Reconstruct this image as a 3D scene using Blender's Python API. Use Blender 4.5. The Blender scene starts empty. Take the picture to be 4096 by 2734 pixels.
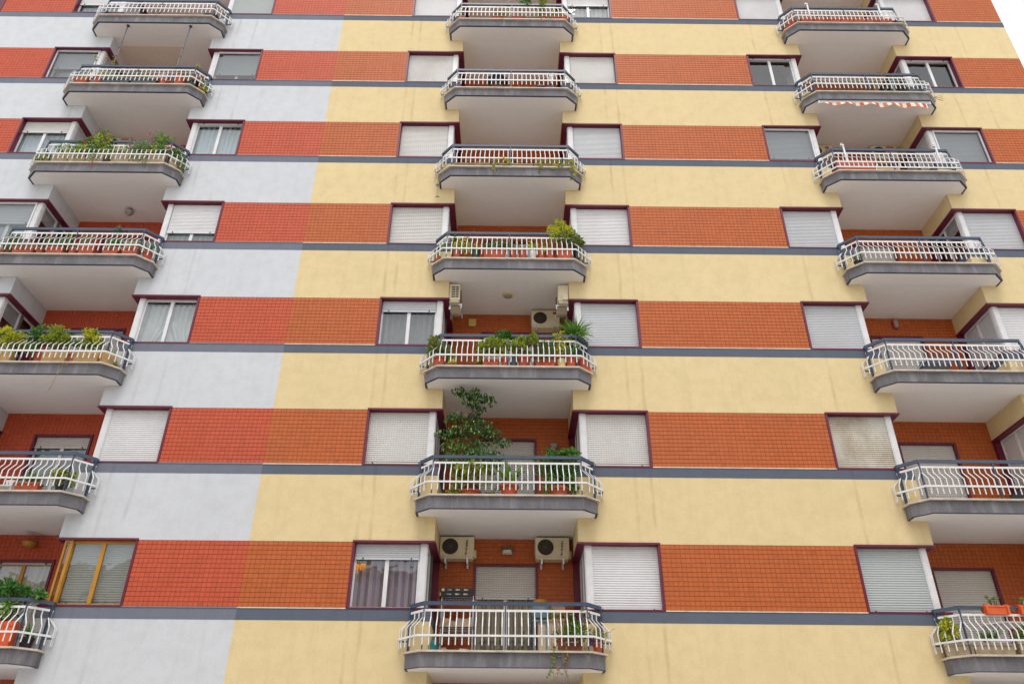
import bpy, math, random
from mathutils import Vector, Matrix
R_ = math.radians
random.seed(7)
scene = bpy.context.scene
COL = scene.collection

# ------------------------------------------------------------------ camera
Z0 = 1.6                      # eye height of the photographer
cam = bpy.data.cameras.new("camera")
cam.sensor_width = 36.0
cam.lens = 3137.0 / 4096.0 * 36.0
cam.clip_end = 3000
camo = bpy.data.objects.new("camera", cam)
COL.objects.link(camo)
_p, _y, _r = R_(30.9350), R_(0.2201), R_(0.4441)
F = Vector((math.sin(_y)*math.cos(_p), math.cos(_y)*math.cos(_p), math.sin(_p)))
RT = F.cross(Vector((0, 0, 1))).normalized()
UP = RT.cross(F)
R2 = RT*math.cos(_r) + UP*math.sin(_r)
U2 = -RT*math.sin(_r) + UP*math.cos(_r)
M4 = Matrix((R2, U2, -F)).transposed().to_4x4()
M4.translation = Vector((0, -16.690, Z0))
camo.matrix_world = M4
scene.camera = camo

# ------------------------------------------------------------------ sky and sun (overcast)
SUN_EL, SUN_AZ = R_(64), R_(181)
w = bpy.data.worlds.new("World")
scene.world = w
w.use_nodes = True
nt = w.node_tree
bg = nt.nodes["Background"]
sky = nt.nodes.new("ShaderNodeTexSky")
sky.sky_type = 'NISHITA'
sky.sun_disc = False
sky.sun_elevation = SUN_EL
sky.sun_rotation = SUN_AZ
sky.air_density = 1.0
sky.dust_density = 4.0
hs = nt.nodes.new("ShaderNodeHueSaturation")
hs.inputs["Saturation"].default_value = 0.14
nt.links.new(sky.outputs[0], hs.inputs["Color"])
cloud = nt.nodes.new("ShaderNodeMix"); cloud.data_type = 'RGBA'     # closed, even cloud deck
cloud.inputs[0].default_value = 0.8
cloud.inputs[7].default_value = (6.0, 6.1, 6.3, 1)
nt.links.new(hs.outputs[0], cloud.inputs[6])
nt.links.new(cloud.outputs[2], bg.inputs[0])
bg.inputs[1].default_value = 0.15
sl = bpy.data.lights.new("sun", 'SUN')
sl.energy = 0.95
sl.angle = R_(22)
sl.color = (1, 0.965, 0.91)
so = bpy.data.objects.new("sun", sl)
COL.objects.link(so)
sd = Vector((math.sin(SUN_AZ)*math.cos(SUN_EL), math.cos(SUN_AZ)*math.cos(SUN_EL), math.sin(SUN_EL)))
so.rotation_euler = sd.to_track_quat('Z', 'Y').to_euler()
so.location = (0, -30, 60)
scene.view_settings.view_transform = 'Standard'
scene.view_settings.look = 'None'
scene.view_settings.exposure = 0.52
scene.view_settings.gamma = 1
scene.cycles.max_bounces = 8
scene.cycles.transparent_max_bounces = 12

# ------------------------------------------------------------------ materials
def lin(r, g, b, k=1.0):
    f = lambda c: ((c/255+0.055)/1.055)**2.4 if c > 10 else c/255/12.92
    return (f(r)*k, f(g)*k, f(b)*k, 1)

def mat(name):
    m = bpy.data.materials.new(name)
    m.use_nodes = True
    return m, m.node_tree, m.node_tree.nodes["Principled BSDF"]

def noise(nt, scale, detail=4, vec=None, rough=.55):
    n = nt.nodes.new("ShaderNodeTexNoise")
    n.inputs["Scale"].default_value = scale
    n.inputs["Detail"].default_value = detail
    n.inputs["Roughness"].default_value = rough
    if vec: nt.links.new(vec, n.inputs["Vector"])
    return n.outputs[0]

def ramp(nt, val, a, b, lo=0.0, hi=1.0):
    n = nt.nodes.new("ShaderNodeMapRange")
    n.inputs[1].default_value = a; n.inputs[2].default_value = b
    n.inputs[3].default_value = lo; n.inputs[4].default_value = hi
    nt.links.new(val, n.inputs[0])
    return n.outputs[0]

def math_(nt, op, a, b=None, c=None):
    n = nt.nodes.new("ShaderNodeMath"); n.operation = op
    for i, v in enumerate((a, b, c)):
        if v is None: continue
        if isinstance(v, (int, float)): n.inputs[i].default_value = v
        else: nt.links.new(v, n.inputs[i])
    return n.outputs[0]

def mixc(nt, fac, a, b, mode='MIX'):
    n = nt.nodes.new("ShaderNodeMix"); n.data_type = 'RGBA'; n.blend_type = mode
    if isinstance(fac, (int, float)): n.inputs[0].default_value = fac
    else: nt.links.new(fac, n.inputs[0])
    for i, v in ((6, a), (7, b)):
        if isinstance(v, tuple): n.inputs[i].default_value = v
        else: nt.links.new(v, n.inputs[i])
    return n.outputs[2]

def coords(nt, scale=(1, 1, 1), rnd=False):
    tc = nt.nodes.new("ShaderNodeTexCoord")
    mp = nt.nodes.new("ShaderNodeMapping")
    mp.inputs["Scale"].default_value = scale
    nt.links.new(tc.outputs["Object"], mp.inputs[0])
    if rnd:
        oi = nt.nodes.new("ShaderNodeObjectInfo")
        v = math_(nt, 'MULTIPLY', oi.outputs["Random"], 37.0)
        nt.links.new(v, mp.inputs["Location"])
    return mp.outputs[0]

def bump(nt, bs, h, dist=.004, strength=.5):
    b = nt.nodes.new("ShaderNodeBump")
    b.inputs["Distance"].default_value = dist
    b.inputs["Strength"].default_value = strength
    nt.links.new(h, b.inputs["Height"])
    nt.links.new(b.outputs[0], bs.inputs["Normal"])

def plain(name, col, rough=.6, var=.06, rnd=False, metal=0.0, spec=.5):
    m, nt, bs = mat(name)
    v = coords(nt, rnd=rnd)
    n = noise(nt, 5, 5, v)
    dk = tuple(c*(1-2.2*var) for c in col[:3])+(1,)
    lt = tuple(min(c*(1+var), .95) for c in col[:3])+(1,)
    c = mixc(nt, ramp(nt, n, .3, .7), dk, lt)
    nt.links.new(c, bs.inputs["Base Color"])
    bs.inputs["Roughness"].default_value = rough
    bs.inputs["Metallic"].default_value = metal
    bs.inputs["Specular IOR Level"].default_value = spec
    return m

DRIPS = [-13.2, -8.35, -8.9, -2.98, -3.25, 2.86, 3.22, 7.78, 13.62, 9.35, 14.55, -12.3]
def plaster(name, col, dark, drip=(0.0, 0.0), grain=(40, .003)):
    m, nt, bs = mat(name)
    v = coords(nt)
    big = noise(nt, .55, 6, v, .6)
    mid = noise(nt, 3.2, 6, v, .65)
    fine = noise(nt, 26, 4, v, .7)
    vs = coords(nt, (3.0, 3.0, .16))
    streak = noise(nt, 1.6, 5, vs, .6)
    lt = tuple(min(c*1.06, .95) for c in col[:3])+(1,)
    c = mixc(nt, ramp(nt, big, .33, .68), col, lt)
    c = mixc(nt, math_(nt, 'MULTIPLY', ramp(nt, mid, .42, .8), .55), c, tuple(a*.62+b*.38 for a, b in zip(col, dark)))
    c = mixc(nt, math_(nt, 'MULTIPLY', ramp(nt, streak, .54, .8), .15), c, dark)
    # rain-drip lines that run down below the window ends
    sx = nt.nodes.new("ShaderNodeSeparateXYZ")
    tc = nt.nodes.new("ShaderNodeTexCoord"); nt.links.new(tc.outputs["Object"], sx.inputs[0])
    wob = math_(nt, 'MULTIPLY', math_(nt, 'SUBTRACT', noise(nt, .9, 3, v), .5), .12)
    x = math_(nt, 'ADD', sx.outputs[0], wob)
    tot = None
    for x0 in DRIPS:
        d = math_(nt, 'ABSOLUTE', math_(nt, 'SUBTRACT', x, x0))
        d = ramp(nt, d, .008, .06, 1, 0)
        tot = d if tot is None else math_(nt, 'MAXIMUM', tot, d)
    tot = math_(nt, 'MULTIPLY', tot, ramp(nt, noise(nt, 1.3, 4, v), .36, .66, 0, drip[0]))
    c = mixc(nt, tot, c, dark)
    c = mixc(nt, ramp(nt, fine, .3, .75, 0, .16), c, dark)
    nt.links.new(c, bs.inputs["Base Color"])
    bs.inputs["Roughness"].default_value = .9
    bs.inputs["Specular IOR Level"].default_value = .2
    bump(nt, bs, math_(nt, 'ADD', noise(nt, grain[0], 5, v, .75), math_(nt, 'MULTIPLY', mid, 1.2)), grain[1], .7)
    return m

def slabmat(name, col, light, dark):
    m, nt, bs = mat(name)
    v = coords(nt, (1, 1, 1), True)
    vs = coords(nt, (2.6, 2.6, .45), True)
    c = mixc(nt, ramp(nt, noise(nt, 1.7, 6, v, .65), .35, .7), col, dark)
    c = mixc(nt, math_(nt, 'MULTIPLY', ramp(nt, noise(nt, 1.9, 5, vs, .6), .5, .72), .55), c, light)
    c = mixc(nt, ramp(nt, noise(nt, 30, 4, v, .7), .3, .75, 0, .3), c, dark)
    nt.links.new(c, bs.inputs["Base Color"])
    bs.inputs["Roughness"].default_value = .85
    bs.inputs["Specular IOR Level"].default_value = .25
    bump(nt, bs, noise(nt, 45, 5, v, .75), .003, .6)
    return m

def tilemat(name, col):
    m, nt, bs = mat(name)
    g = nt.nodes.new("ShaderNodeNewGeometry")
    v = coords(nt)
    lt = tuple(c*1.06 for c in col[:3])+(1,); dk = tuple(c*.94 for c in col[:3])+(1,)
    c = mixc(nt, g.outputs["Random Per Island"], dk, lt)
    odd = math_(nt, 'GREATER_THAN', math_(nt, 'FRACT', math_(nt, 'MULTIPLY', g.outputs["Random Per Island"], 13.7)), .988)
    c = mixc(nt, math_(nt, 'MULTIPLY', odd, .35), c, tuple(x*.6 for x in col[:3])+(1,))
    c = mixc(nt, ramp(nt, noise(nt, .9, 6, v, .65), .45, .8, 0, .3), c, tuple(x*.66 for x in col[:3])+(1,))
    nt.links.new(c, bs.inputs["Base Color"])
    bs.inputs["Roughness"].default_value = .55
    bs.inputs["Specular IOR Level"].default_value = .35
    bump(nt, bs, noise(nt, 18, 3, v), .003, .35)
    return m

def shuttermat(name, col, perf=False, dirt=0.0):
    m, nt, bs = mat(name)
    v = coords(nt)
    c = col
    if dirt:
        d = ramp(nt, noise(nt, 1.6, 5, coords(nt, (1, 1, .7)), .6), .42, .72, 0, dirt)
        c = mixc(nt, d, c, lin(150, 125, 75, .9))
    c = mixc(nt, ramp(nt, noise(nt, 9, 5, v, .65), .45, .8, 0, .22), c, tuple(x*.7 for x in col[:3])+(1,))
    if perf:   # real ventilation slots along the joints of the slats
        sx = nt.nodes.new("ShaderNodeSeparateXYZ")
        tc = nt.nodes.new("ShaderNodeTexCoord"); nt.links.new(tc.outputs["Object"], sx.inputs[0])
        fz = math_(nt, 'FRACT', math_(nt, 'DIVIDE', sx.outputs[2], .05))
        fx = math_(nt, 'FRACT', math_(nt, 'DIVIDE', math_(nt, 'ADD', sx.outputs[0], sx.outputs[1]), .058))
        k = math_(nt, 'MULTIPLY', math_(nt, 'LESS_THAN', fz, .17), math_(nt, 'LESS_THAN', fx, .62))
        k = math_(nt, 'MULTIPLY', k, .6)
        c = mixc(nt, k, c, (.05, .045, .04, 1))
    if isinstance(c, tuple): bs.inputs["Base Color"].default_value = c
    else: nt.links.new(c, bs.inputs["Base Color"])
    bs.inputs["Roughness"].default_value = .45
    return m

def glassmat(name, tint=.78, boost=1.6, base=.07):
    m, nt, bs = mat(name)
    nt.nodes.remove(bs)
    out = nt.nodes["Material Output"]
    tr = nt.nodes.new("ShaderNodeBsdfTransparent"); tr.inputs[0].default_value = (tint*.96, tint, tint*.99, 1)
    gl = nt.nodes.new("ShaderNodeBsdfGlossy"); gl.inputs["Roughness"].default_value = .015
    lw = nt.nodes.new("ShaderNodeLayerWeight"); lw.inputs[0].default_value = .5
    f5 = math_(nt, 'POWER', lw.outputs["Facing"], 5.0)
    f = math_(nt, 'ADD', math_(nt, 'MULTIPLY', f5, .9), .045*boost+base)
    mx = nt.nodes.new("ShaderNodeMixShader")
    nt.links.new(f, mx.inputs[0]); nt.links.new(tr.outputs[0], mx.inputs[1]); nt.links.new(gl.outputs[0], mx.inputs[2])
    v = coords(nt, (1, 1, 1))
    b = nt.nodes.new("ShaderNodeBump"); b.inputs["Distance"].default_value = .02; b.inputs["Strength"].default_value = .22
    nt.links.new(noise(nt, 2.2, 2, v), b.inputs["Height"])
    nt.links.new(b.outputs[0], gl.inputs["Normal"])
    nt.links.new(mx.outputs[0], out.inputs[0])
    return m

def leafmat(name, a, b, c=None, trans=.25):
    a, b, c = [None if q is None else tuple(x*1.15 for x in q[:3])+(1,) for q in (a, b, c)]
    m, nt, bs = mat(name)
    g = nt.nodes.new("ShaderNodeNewGeometry")
    k = g.outputs["Random Per Island"]
    col = mixc(nt, k, a, b)
    if c: col = mixc(nt, ramp(nt, math_(nt, 'FRACT', math_(nt, 'MULTIPLY', k, 7.31)), .78, .82), col, c)
    nt.links.new(col, bs.inputs["Base Color"])
    bs.inputs["Roughness"].default_value = .42
    bs.inputs["Specular IOR Level"].default_value = .45
    tl = nt.nodes.new("ShaderNodeBsdfTranslucent")
    nt.links.new(col, tl.inputs[0])
    mx = nt.nodes.new("ShaderNodeMixShader"); mx.inputs[0].default_value = trans
    out = nt.nodes["Material Output"]
    nt.links.new(bs.outputs[0], mx.inputs[1]); nt.links.new(tl.outputs[0], mx.inputs[2])
    nt.links.new(mx.outputs[0], out.inputs[0])
    return m

def striped(name, cols, period, axis=0):
    m, nt, bs = mat(name)
    sx = nt.nodes.new("ShaderNodeSeparateXYZ")
    tc = nt.nodes.new("ShaderNodeTexCoord"); nt.links.new(tc.outputs["Object"], sx.inputs[0])
    f = math_(nt, 'FRACT', math_(nt, 'DIVIDE', sx.outputs[axis], period))
    c = cols[0]
    for i, cc in enumerate(cols[1:]):
        c = mixc(nt, math_(nt, 'GREATER_THAN', f, (i+1)/len(cols)), c, cc)
    nt.links.new(c, bs.inputs["Base Color"]); bs.inputs["Roughness"].default_value = .85
    return m

def railmat(name):
    m, nt, bs = mat(name)
    v = coords(nt, rnd=True)
    c = mixc(nt, ramp(nt, noise(nt, 6, 5, v), .3, .7), (.7, .7, .7, 1), (.82, .82, .82, 1))
    c = mixc(nt, ramp(nt, noise(nt, 3.1, 6, v, .7), .66, .74, 0, .75), c, lin(168, 110, 70))
    nt.links.new(c, bs.inputs["Base Color"]); bs.inputs["Roughness"].default_value = .45
    return m

M = dict(
 cream=plaster("cream_render", lin(235, 214, 166, .9), lin(184, 156, 104, .8), (.36, 0)),
 pale=plaster("pale_grey_render", lin(211, 215, 220, .95), lin(166, 160, 154, .85), (.3, 0)),
 band=plaster("dark_grey_band", lin(99, 107, 121, .95), lin(72, 78, 90, .9), (.3, 0)),
 bandL=plaster("mid_grey_band", lin(120, 125, 138, .95), lin(90, 95, 106, .9), (.3, 0)),
 orange=tilemat("orange_brown_tile", lin(190, 100, 50, .95)),
 red=tilemat("brick_red_tile", lin(197, 88, 58, .95)),
 slab=slabmat("slab_grey", lin(126, 124, 128), lin(164, 162, 164), lin(96, 95, 100)),
 rim=plain("drip_edge_grey", lin(66, 70, 84), .85),
 soffit=plain("soffit_white", (.85, .82, .79, 1), .9, .012),
 coping=plain("coping_marble", lin(214, 200, 182, .9), .5, .12, True),
 ledge=plain("ledge_marble", lin(225, 212, 190), .5, .1),
 ledgeG=plain("ledge_grey", lin(130, 132, 140), .6, .1),
 purple=plain("purple_paint", lin(110, 20, 54, .9), .4, .08),
 white=plain("white_aluminium", (.76, .76, .77, 1), .4, .05),
 rail=railmat("white_rail_paint"),
 hand=plain("dark_blue_grey_paint", lin(66, 80, 102), .35, .08, True),
 ochre=plain("ochre_aluminium", lin(196, 140, 40, .9), .35, .08),
 dark=plain("dark_metal", (.03, .03, .035, 1), .5),
 black=plain("black_plastic", (.015, .015, .018, 1), .45),
 steel=plain("chrome_wire", (.55, .55, .56, 1), .3, metal=.9),
 shw=shuttermat("shutter_white", (.74, .745, .76, 1), False, .13),
 shp=shuttermat("shutter_slotted", (.70, .69, .67, 1), True, .14),
 shd=shuttermat("shutter_weathered", (.66, .63, .55, 1), True, .75),
 shs=shuttermat("shutter_stained", (.72, .72, .70, 1), True, .35),
 shg=shuttermat("shutter_grey", (.36, .38, .41, 1)),
 shl=shuttermat("shutter_cool_grey", (.57, .59, .62, 1), False, .1),
 shgr=shuttermat("shutter_grey_green", (.48, .52, .52, 1)),
 glass=glassmat("window_glass"),
 glassd=glassmat("smoked_glass", .45, 1.8, .05),
 curw=plain("white_curtain", (.78, .80, .82, 1), .9, .05),
 cursky=plain("pale_blue_curtain", (.66, .76, .83, 1), .9, .05),
 curp=striped("lilac_curtain", [(.42, .35, .46, 1), (.24, .2, .29, 1), (.5, .43, .55, 1), (.3, .25, .37, 1)], .31),
 curs=striped("striped_curtain", [(.62, .56, .42, 1), (.3, .28, .24, 1), (.52, .47, .36, 1), (.24, .24, .22, 1), (.56, .5, .38, 1)], .21),
 curg=plain("grey_curtain", (.3, .31, .32, 1), .9),
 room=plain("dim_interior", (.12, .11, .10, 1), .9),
 terra=plain("terracotta", lin(184, 90, 60), .8, .14, True),
 terrad=plain('old_terracotta', lin(128, 70, 46), .85, .15, True),
 terrao=plain("orange_plastic", lin(226, 98, 46), .5, .08, True),
 stone=plain("concrete_planter", lin(176, 158, 128), .9, .16, True),
 stoner=plain("ribbed_beige_planter", lin(206, 172, 118), .85, .12, True),
 potg=plain("green_plastic", lin(48, 66, 52), .5, .1),
 potw=plain("white_plastic", (.75, .75, .72, 1), .5),
 potc=plain("cream_pot", lin(222, 198, 140), .6),
 potgy=plain("grey_pot", lin(66, 74, 84), .5),
 soil=plain("potting_soil", (.04, .028, .02, 1), .95),
 bark=plain("bark", lin(120, 100, 76), .9, .15),
 dry=leafmat("dry_leaf", lin(150, 112, 66), lin(178, 140, 84)),
 acw=plain("aged_white_casing", lin(226, 214, 184), .5, .05),
 text=plain("lettering_blue_black", lin(30, 50, 66), .5),
 redlogo=plain("red_badge", lin(190, 30, 60), .5),
 lampw=plain("frosted_shade", (.7, .66, .54, 1), .35),
 lampg=plain("grey_globe", (.35, .33, .31, 1), .2),
 lampbr=plain("lamp_brown", (.14, .10, .07, 1), .5),
 alarm=plain("alarm_yellow", lin(226, 190, 96), .45),
 card=plain("cardboard", lin(196, 158, 118), .85),
 cab=plain("cabinet_cream", lin(206, 186, 158), .6),
 teal=plain("teal_plastic", lin(30, 120, 124), .5),
 bagb=plain("blue_grey_bag", lin(120, 150, 164), .5, .15),
 bagc=plain("clear_wrap", lin(150, 134, 122), .25, .2),
 yel=plain("yellow_cloth", lin(236, 176, 40), .8),
 mesh=plain("brown_netting", lin(136, 100, 70), .9),
 green_net=plain("green_netting", lin(30, 104, 92), .8),
 awn=striped("awning_stripes", [lin(196, 84, 50), lin(226, 214, 196), lin(206, 120, 80), lin(226, 214, 196)], .46),
 blue=plain("blue_paint", lin(40, 110, 170), .35),
 rust=plain("rust", lin(150, 84, 40), .9),
 jade=leafmat("jade_leaf", lin(104, 136, 44), lin(188, 188, 66), lin(80, 112, 44)),
 olive=leafmat("olive_leaf", lin(84, 108, 44), lin(140, 148, 62)),
 lime=leafmat("lime_leaf", lin(150, 165, 40), lin(214, 204, 66), lin(104, 134, 44)),
 yell=leafmat("variegated_leaf", lin(232, 206, 50), lin(150, 170, 52), lin(92, 124, 44)),
 deep=leafmat("deep_green_leaf", lin(48, 92, 42), lin(84, 132, 56), lin(118, 164, 70)),
 mid=leafmat("mid_green_leaf", lin(56, 104, 44), lin(108, 150, 58), lin(140, 176, 84)),
 ficus=leafmat("ficus_leaf", lin(24, 52, 27), lin(58, 102, 44), lin(126, 172, 74)),
 aloe=leafmat("aloe_leaf", lin(62, 104, 56), lin(100, 140, 72)),
 bluegreen=leafmat("succulent_leaf", lin(92, 124, 104), lin(140, 160, 120), lin(176, 176, 90)),
 pink=leafmat("pink_petal", lin(214, 44, 104), lin(226, 80, 140)),
 redp=leafmat("red_petal", lin(190, 30, 60), lin(214, 56, 70)),
 palep=leafmat("pale_pink_petal", lin(232, 170, 200), lin(240, 206, 220)),
 violet=leafmat("violet_leaf", lin(110, 50, 120), lin(150, 96, 170)),
 rosette=leafmat("pale_rosette_leaf", lin(186, 196, 192), lin(214, 220, 214)),
 asphalt=plain("asphalt", (.34, .34, .34, 1), .9),
 pave=plain("paving", (.62, .62, .61, 1), .9, .1),
 ground=plain("ground_dust", (.5, .5, .49, 1), .95),
 opp=plain("beige_render", lin(222, 196, 160), .9),
 oppw=plain("brown_shutter", lin(120, 90, 66), .6),
)

# ------------------------------------------------------------------ mesh builder
class MB:
    def __init__(s): s.v = []; s.f = []; s.m = []
    def add(s, vs, fs, mi=0):
        o = len(s.v); s.v += [tuple(v) for v in vs]
        s.f += [tuple(i+o for i in f) for f in fs]; s.m += [mi]*len(fs)
        return s
    def box(s, x0, x1, y0, y1, z0, z1, mi=0):
        if x0 > x1: x0, x1 = x1, x0
        if y0 > y1: y0, y1 = y1, y0
        if z0 > z1: z0, z1 = z1, z0
        return s.add([(x0,y0,z0),(x1,y0,z0),(x1,y1,z0),(x0,y1,z0),(x0,y0,z1),(x1,y0,z1),(x1,y1,z1),(x0,y1,z1)],
              [(0,3,2,1),(4,5,6,7),(0,1,5,4),(1,2,6,5),(2,3,7,6),(3,0,4,7)], mi)
    def prism(s, pts, z0, z1, mi=0):
        n = len(pts)
        vs = [(x,y,z0) for x,y in pts]+[(x,y,z1) for x,y in pts]
        fs = [tuple(range(n))[::-1], tuple(range(n,2*n))]
        fs += [(i,(i+1)%n,n+(i+1)%n,n+i) for i in range(n)]
        return s.add(vs, fs, mi)
    def quad(s, a, b, c, d, mi=0): return s.add([a,b,c,d], [(0,1,2,3)], mi)
    def tube(s, path, r, n=6, mi=0, r1=None, cap=True):
        path = [Vector(p) for p in path]; k = len(path); vs = []
        for i, p in enumerate(path):
            t = (path[min(i+1,k-1)]-path[max(i-1,0)])
            if t.length < 1e-9: t = Vector((0,0,1))
            t.normalize()
            a = t.cross(Vector((0,0,1)) if abs(t.z) < .9 else Vector((1,0,0))).normalized(); b = t.cross(a)
            rr = r if r1 is None else r+(r1-r)*i/max(k-1,1)
            vs += [p+(a*math.cos(2*math.pi*j/n)+b*math.sin(2*math.pi*j/n))*rr for j in range(n)]
        fs = [(i*n+j, i*n+(j+1)%n, (i+1)*n+(j+1)%n, (i+1)*n+j) for i in range(k-1) for j in range(n)]
        if cap: fs += [tuple(range(n))[::-1], tuple(range((k-1)*n, k*n))]
        return s.add(vs, fs, mi)
    def bar(s, path, w, h, mi=0):
        """flat bar: w horizontally across the path, h upright, mitred in plan"""
        P = [Vector(p) for p in path]; k = len(P); vs = []
        for i, p in enumerate(P):
            d0 = (P[i]-P[i-1]) if i else (P[1]-P[0])
            d1 = (P[i+1]-P[i]) if i < k-1 else d0
            d0 = Vector((d0.x,d0.y,0)).normalized(); d1 = Vector((d1.x,d1.y,0)).normalized()
            n0 = Vector((-d0.y,d0.x,0)); n1 = Vector((-d1.y,d1.x,0)); n = (n0+n1).normalized()
            n = n/max(n.dot(n0), .3)*w/2
            vs += [p-n-Vector((0,0,h/2)), p+n-Vector((0,0,h/2)), p+n+Vector((0,0,h/2)), p-n+Vector((0,0,h/2))]
        fs = [(i*4+j, i*4+(j+1)%4, (i+1)*4+(j+1)%4, (i+1)*4+j) for i in range(k-1) for j in range(4)]
        fs += [(3,2,1,0), tuple(range((k-1)*4, k*4))]
        return s.add(vs, fs, mi)
    def lathe(s, prof, c=(0,0,0), n=16, mi=0):
        vs = []
        for r, z in prof: vs += [(c[0]+r*math.cos(2*math.pi*j/n), c[1]+r*math.sin(2*math.pi*j/n), c[2]+z) for j in range(n)]
        k = len(prof)
        fs = [(i*n+j, i*n+(j+1)%n, (i+1)*n+(j+1)%n, (i+1)*n+j) for i in range(k-1) for j in range(n)]
        fs += [tuple(range(n))[::-1], tuple(range((k-1)*n, k*n))]
        return s.add(vs, fs, mi)
    def mesh(s, name, mats):
        me = bpy.data.meshes.new(name)
        me.from_pydata(s.v, [], s.f)
        for m in mats: me.materials.append(M[m] if isinstance(m, str) else m)
        if len(mats) > 1: me.polygons.foreach_set("material_index", s.m)
        me.update()
        return me
    def build(s, name, mats, parent=None, loc=(0,0,0), smooth=False):
        if isinstance(mats, str): mats = [mats]
        me = s.mesh(name, mats)
        if smooth:
            me.polygons.foreach_set("use_smooth", [True]*len(me.polygons))
        return link(name, me, parent, loc)

def link(name, me, parent=None, loc=(0,0,0)):
    o = bpy.data.objects.new(name, me)
    COL.objects.link(o); o.parent = parent; o.location = loc
    return o
def tag(o, label=None, cat=None, group=None, kind=None):
    if label: o["label"] = label
    if cat: o["category"] = cat
    if group: o["group"] = group
    if kind: o["kind"] = kind
    return o
def empty(name, loc, label, cat, group=None, rz=0):
    o = bpy.data.objects.new(name, None)
    o.empty_display_size = .1
    COL.objects.link(o); o.location = loc; o.rotation_euler = (0,0,rz)
    return tag(o, label, cat, group)
def text_mesh(body, size, mats, name, parent, loc, shear=0.0, depth=.004, sx=1.0):
    cu = bpy.data.curves.new(name, 'FONT')
    cu.body = body; cu.size = size; cu.extrude = depth; cu.shear = shear
    cu.align_x = 'CENTER'; cu.offset = size*.018
    t = bpy.data.objects.new("tmp_text", cu); COL.objects.link(t)
    bpy.context.view_layer.update()
    me = bpy.data.meshes.new_from_object(t.evaluated_get(bpy.context.evaluated_depsgraph_get()))
    bpy.data.objects.remove(t)
    me.materials.clear(); me.materials.append(M[mats])
    o = link(name, me, parent, loc); o.rotation_euler = (math.pi/2, 0, 0); o.scale = (sx,1,1)
    return o

# ------------------------------------------------------------------ the building: levels and bays
H = 3.15
SOF, SLT, COP, GB, GT, LN = [Z0+z for z in (2.378, 2.655, 2.69, 3.337, 3.567, 4.967)]
BAY = {'L': (-14.523, -12.809, -9.642, -7.918), 'C': (-3.320, -1.575, 1.526, 3.282), 'R': (7.456, 9.193, 12.269, 14.017)}
CX = {k: (v[1]+v[2])/2 for k, v in BAY.items()}
XB, XE, XW = -5.551, 16.186, -20.5        # colour boundary, right corner, left end
DEP = 1.583                                # loggia depth
DOORC = {'L': .02, 'C': -.01, 'R': -.16}
FLOORS = range(-1, 8)

# ground -----------------------------------------------------------
tag(MB().box(-400,400,-400,400,-.3,-.012).build("ground", "ground"), kind="structure")
tag(MB().box(-120,120,-19,-4,-.011,-.004).build("road", "asphalt"), kind="structure")
tag(MB().box(-120,120,-4,12,-.011,.11).build("pavement", "pave"), kind="structure")
tag(MB().box(-120,120,-24,-19,-.011,.11).build("pavement", "pave"), kind="structure")

house = empty("apartment_building", (0,0,0),
    "tall apartment building striped in orange-red tile, cream and pale grey render with railed balconies", "building")

def wallbox(mb, xa, xb, ea, eb, z0, z1, mi=0, y0=0.0):
    """front wall slab with returns along the loggia where an end (ea/eb) faces a loggia"""
    mb.box(xa, xb, y0, .25, z0, z1, mi)
    if ea: mb.box(xa, xa+.25, .25, DEP+.02, z0, z1, mi)
    if eb: mb.box(xb-.25, xb, .25, DEP+.02, z0, z1, mi)

def tilegrid(mb, x0, x1, z0, z1, y, mi=0, back=True):
    nx = max(1, round((x1-x0)/.1045)); nz = max(1, round((z1-z0)/.0985))
    dx = (x1-x0)/nx; dz = (z1-z0)/nz
    g0, g1, d = .004, .0075, .010; h0, h1 = .0018, .004
    if back: mb.box(x0, x1, y+d, y+.16, z0, z1, mi)
    for i in range(nx):
        xa = x0+i*dx; xb = xa+dx
        for j in range(nz):
            za = z0+j*dz; zb = za+dz
            mb.add([(xa+h0,y+d-.001,za+g0),(xb-h0,y+d-.001,za+g0),(xb-h0,y+d-.001,zb-g0),(xa+h0,y+d-.001,zb-g0),
                    (xa+h1,y,za+g1),(xb-h1,y,za+g1),(xb-h1,y,zb-g1),(xa+h1,y,zb-g1)],
                   [(4,5,6,7),(0,1,5,4),(1,2,6,5),(2,3,7,6),(3,0,4,7)], mi)

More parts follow.
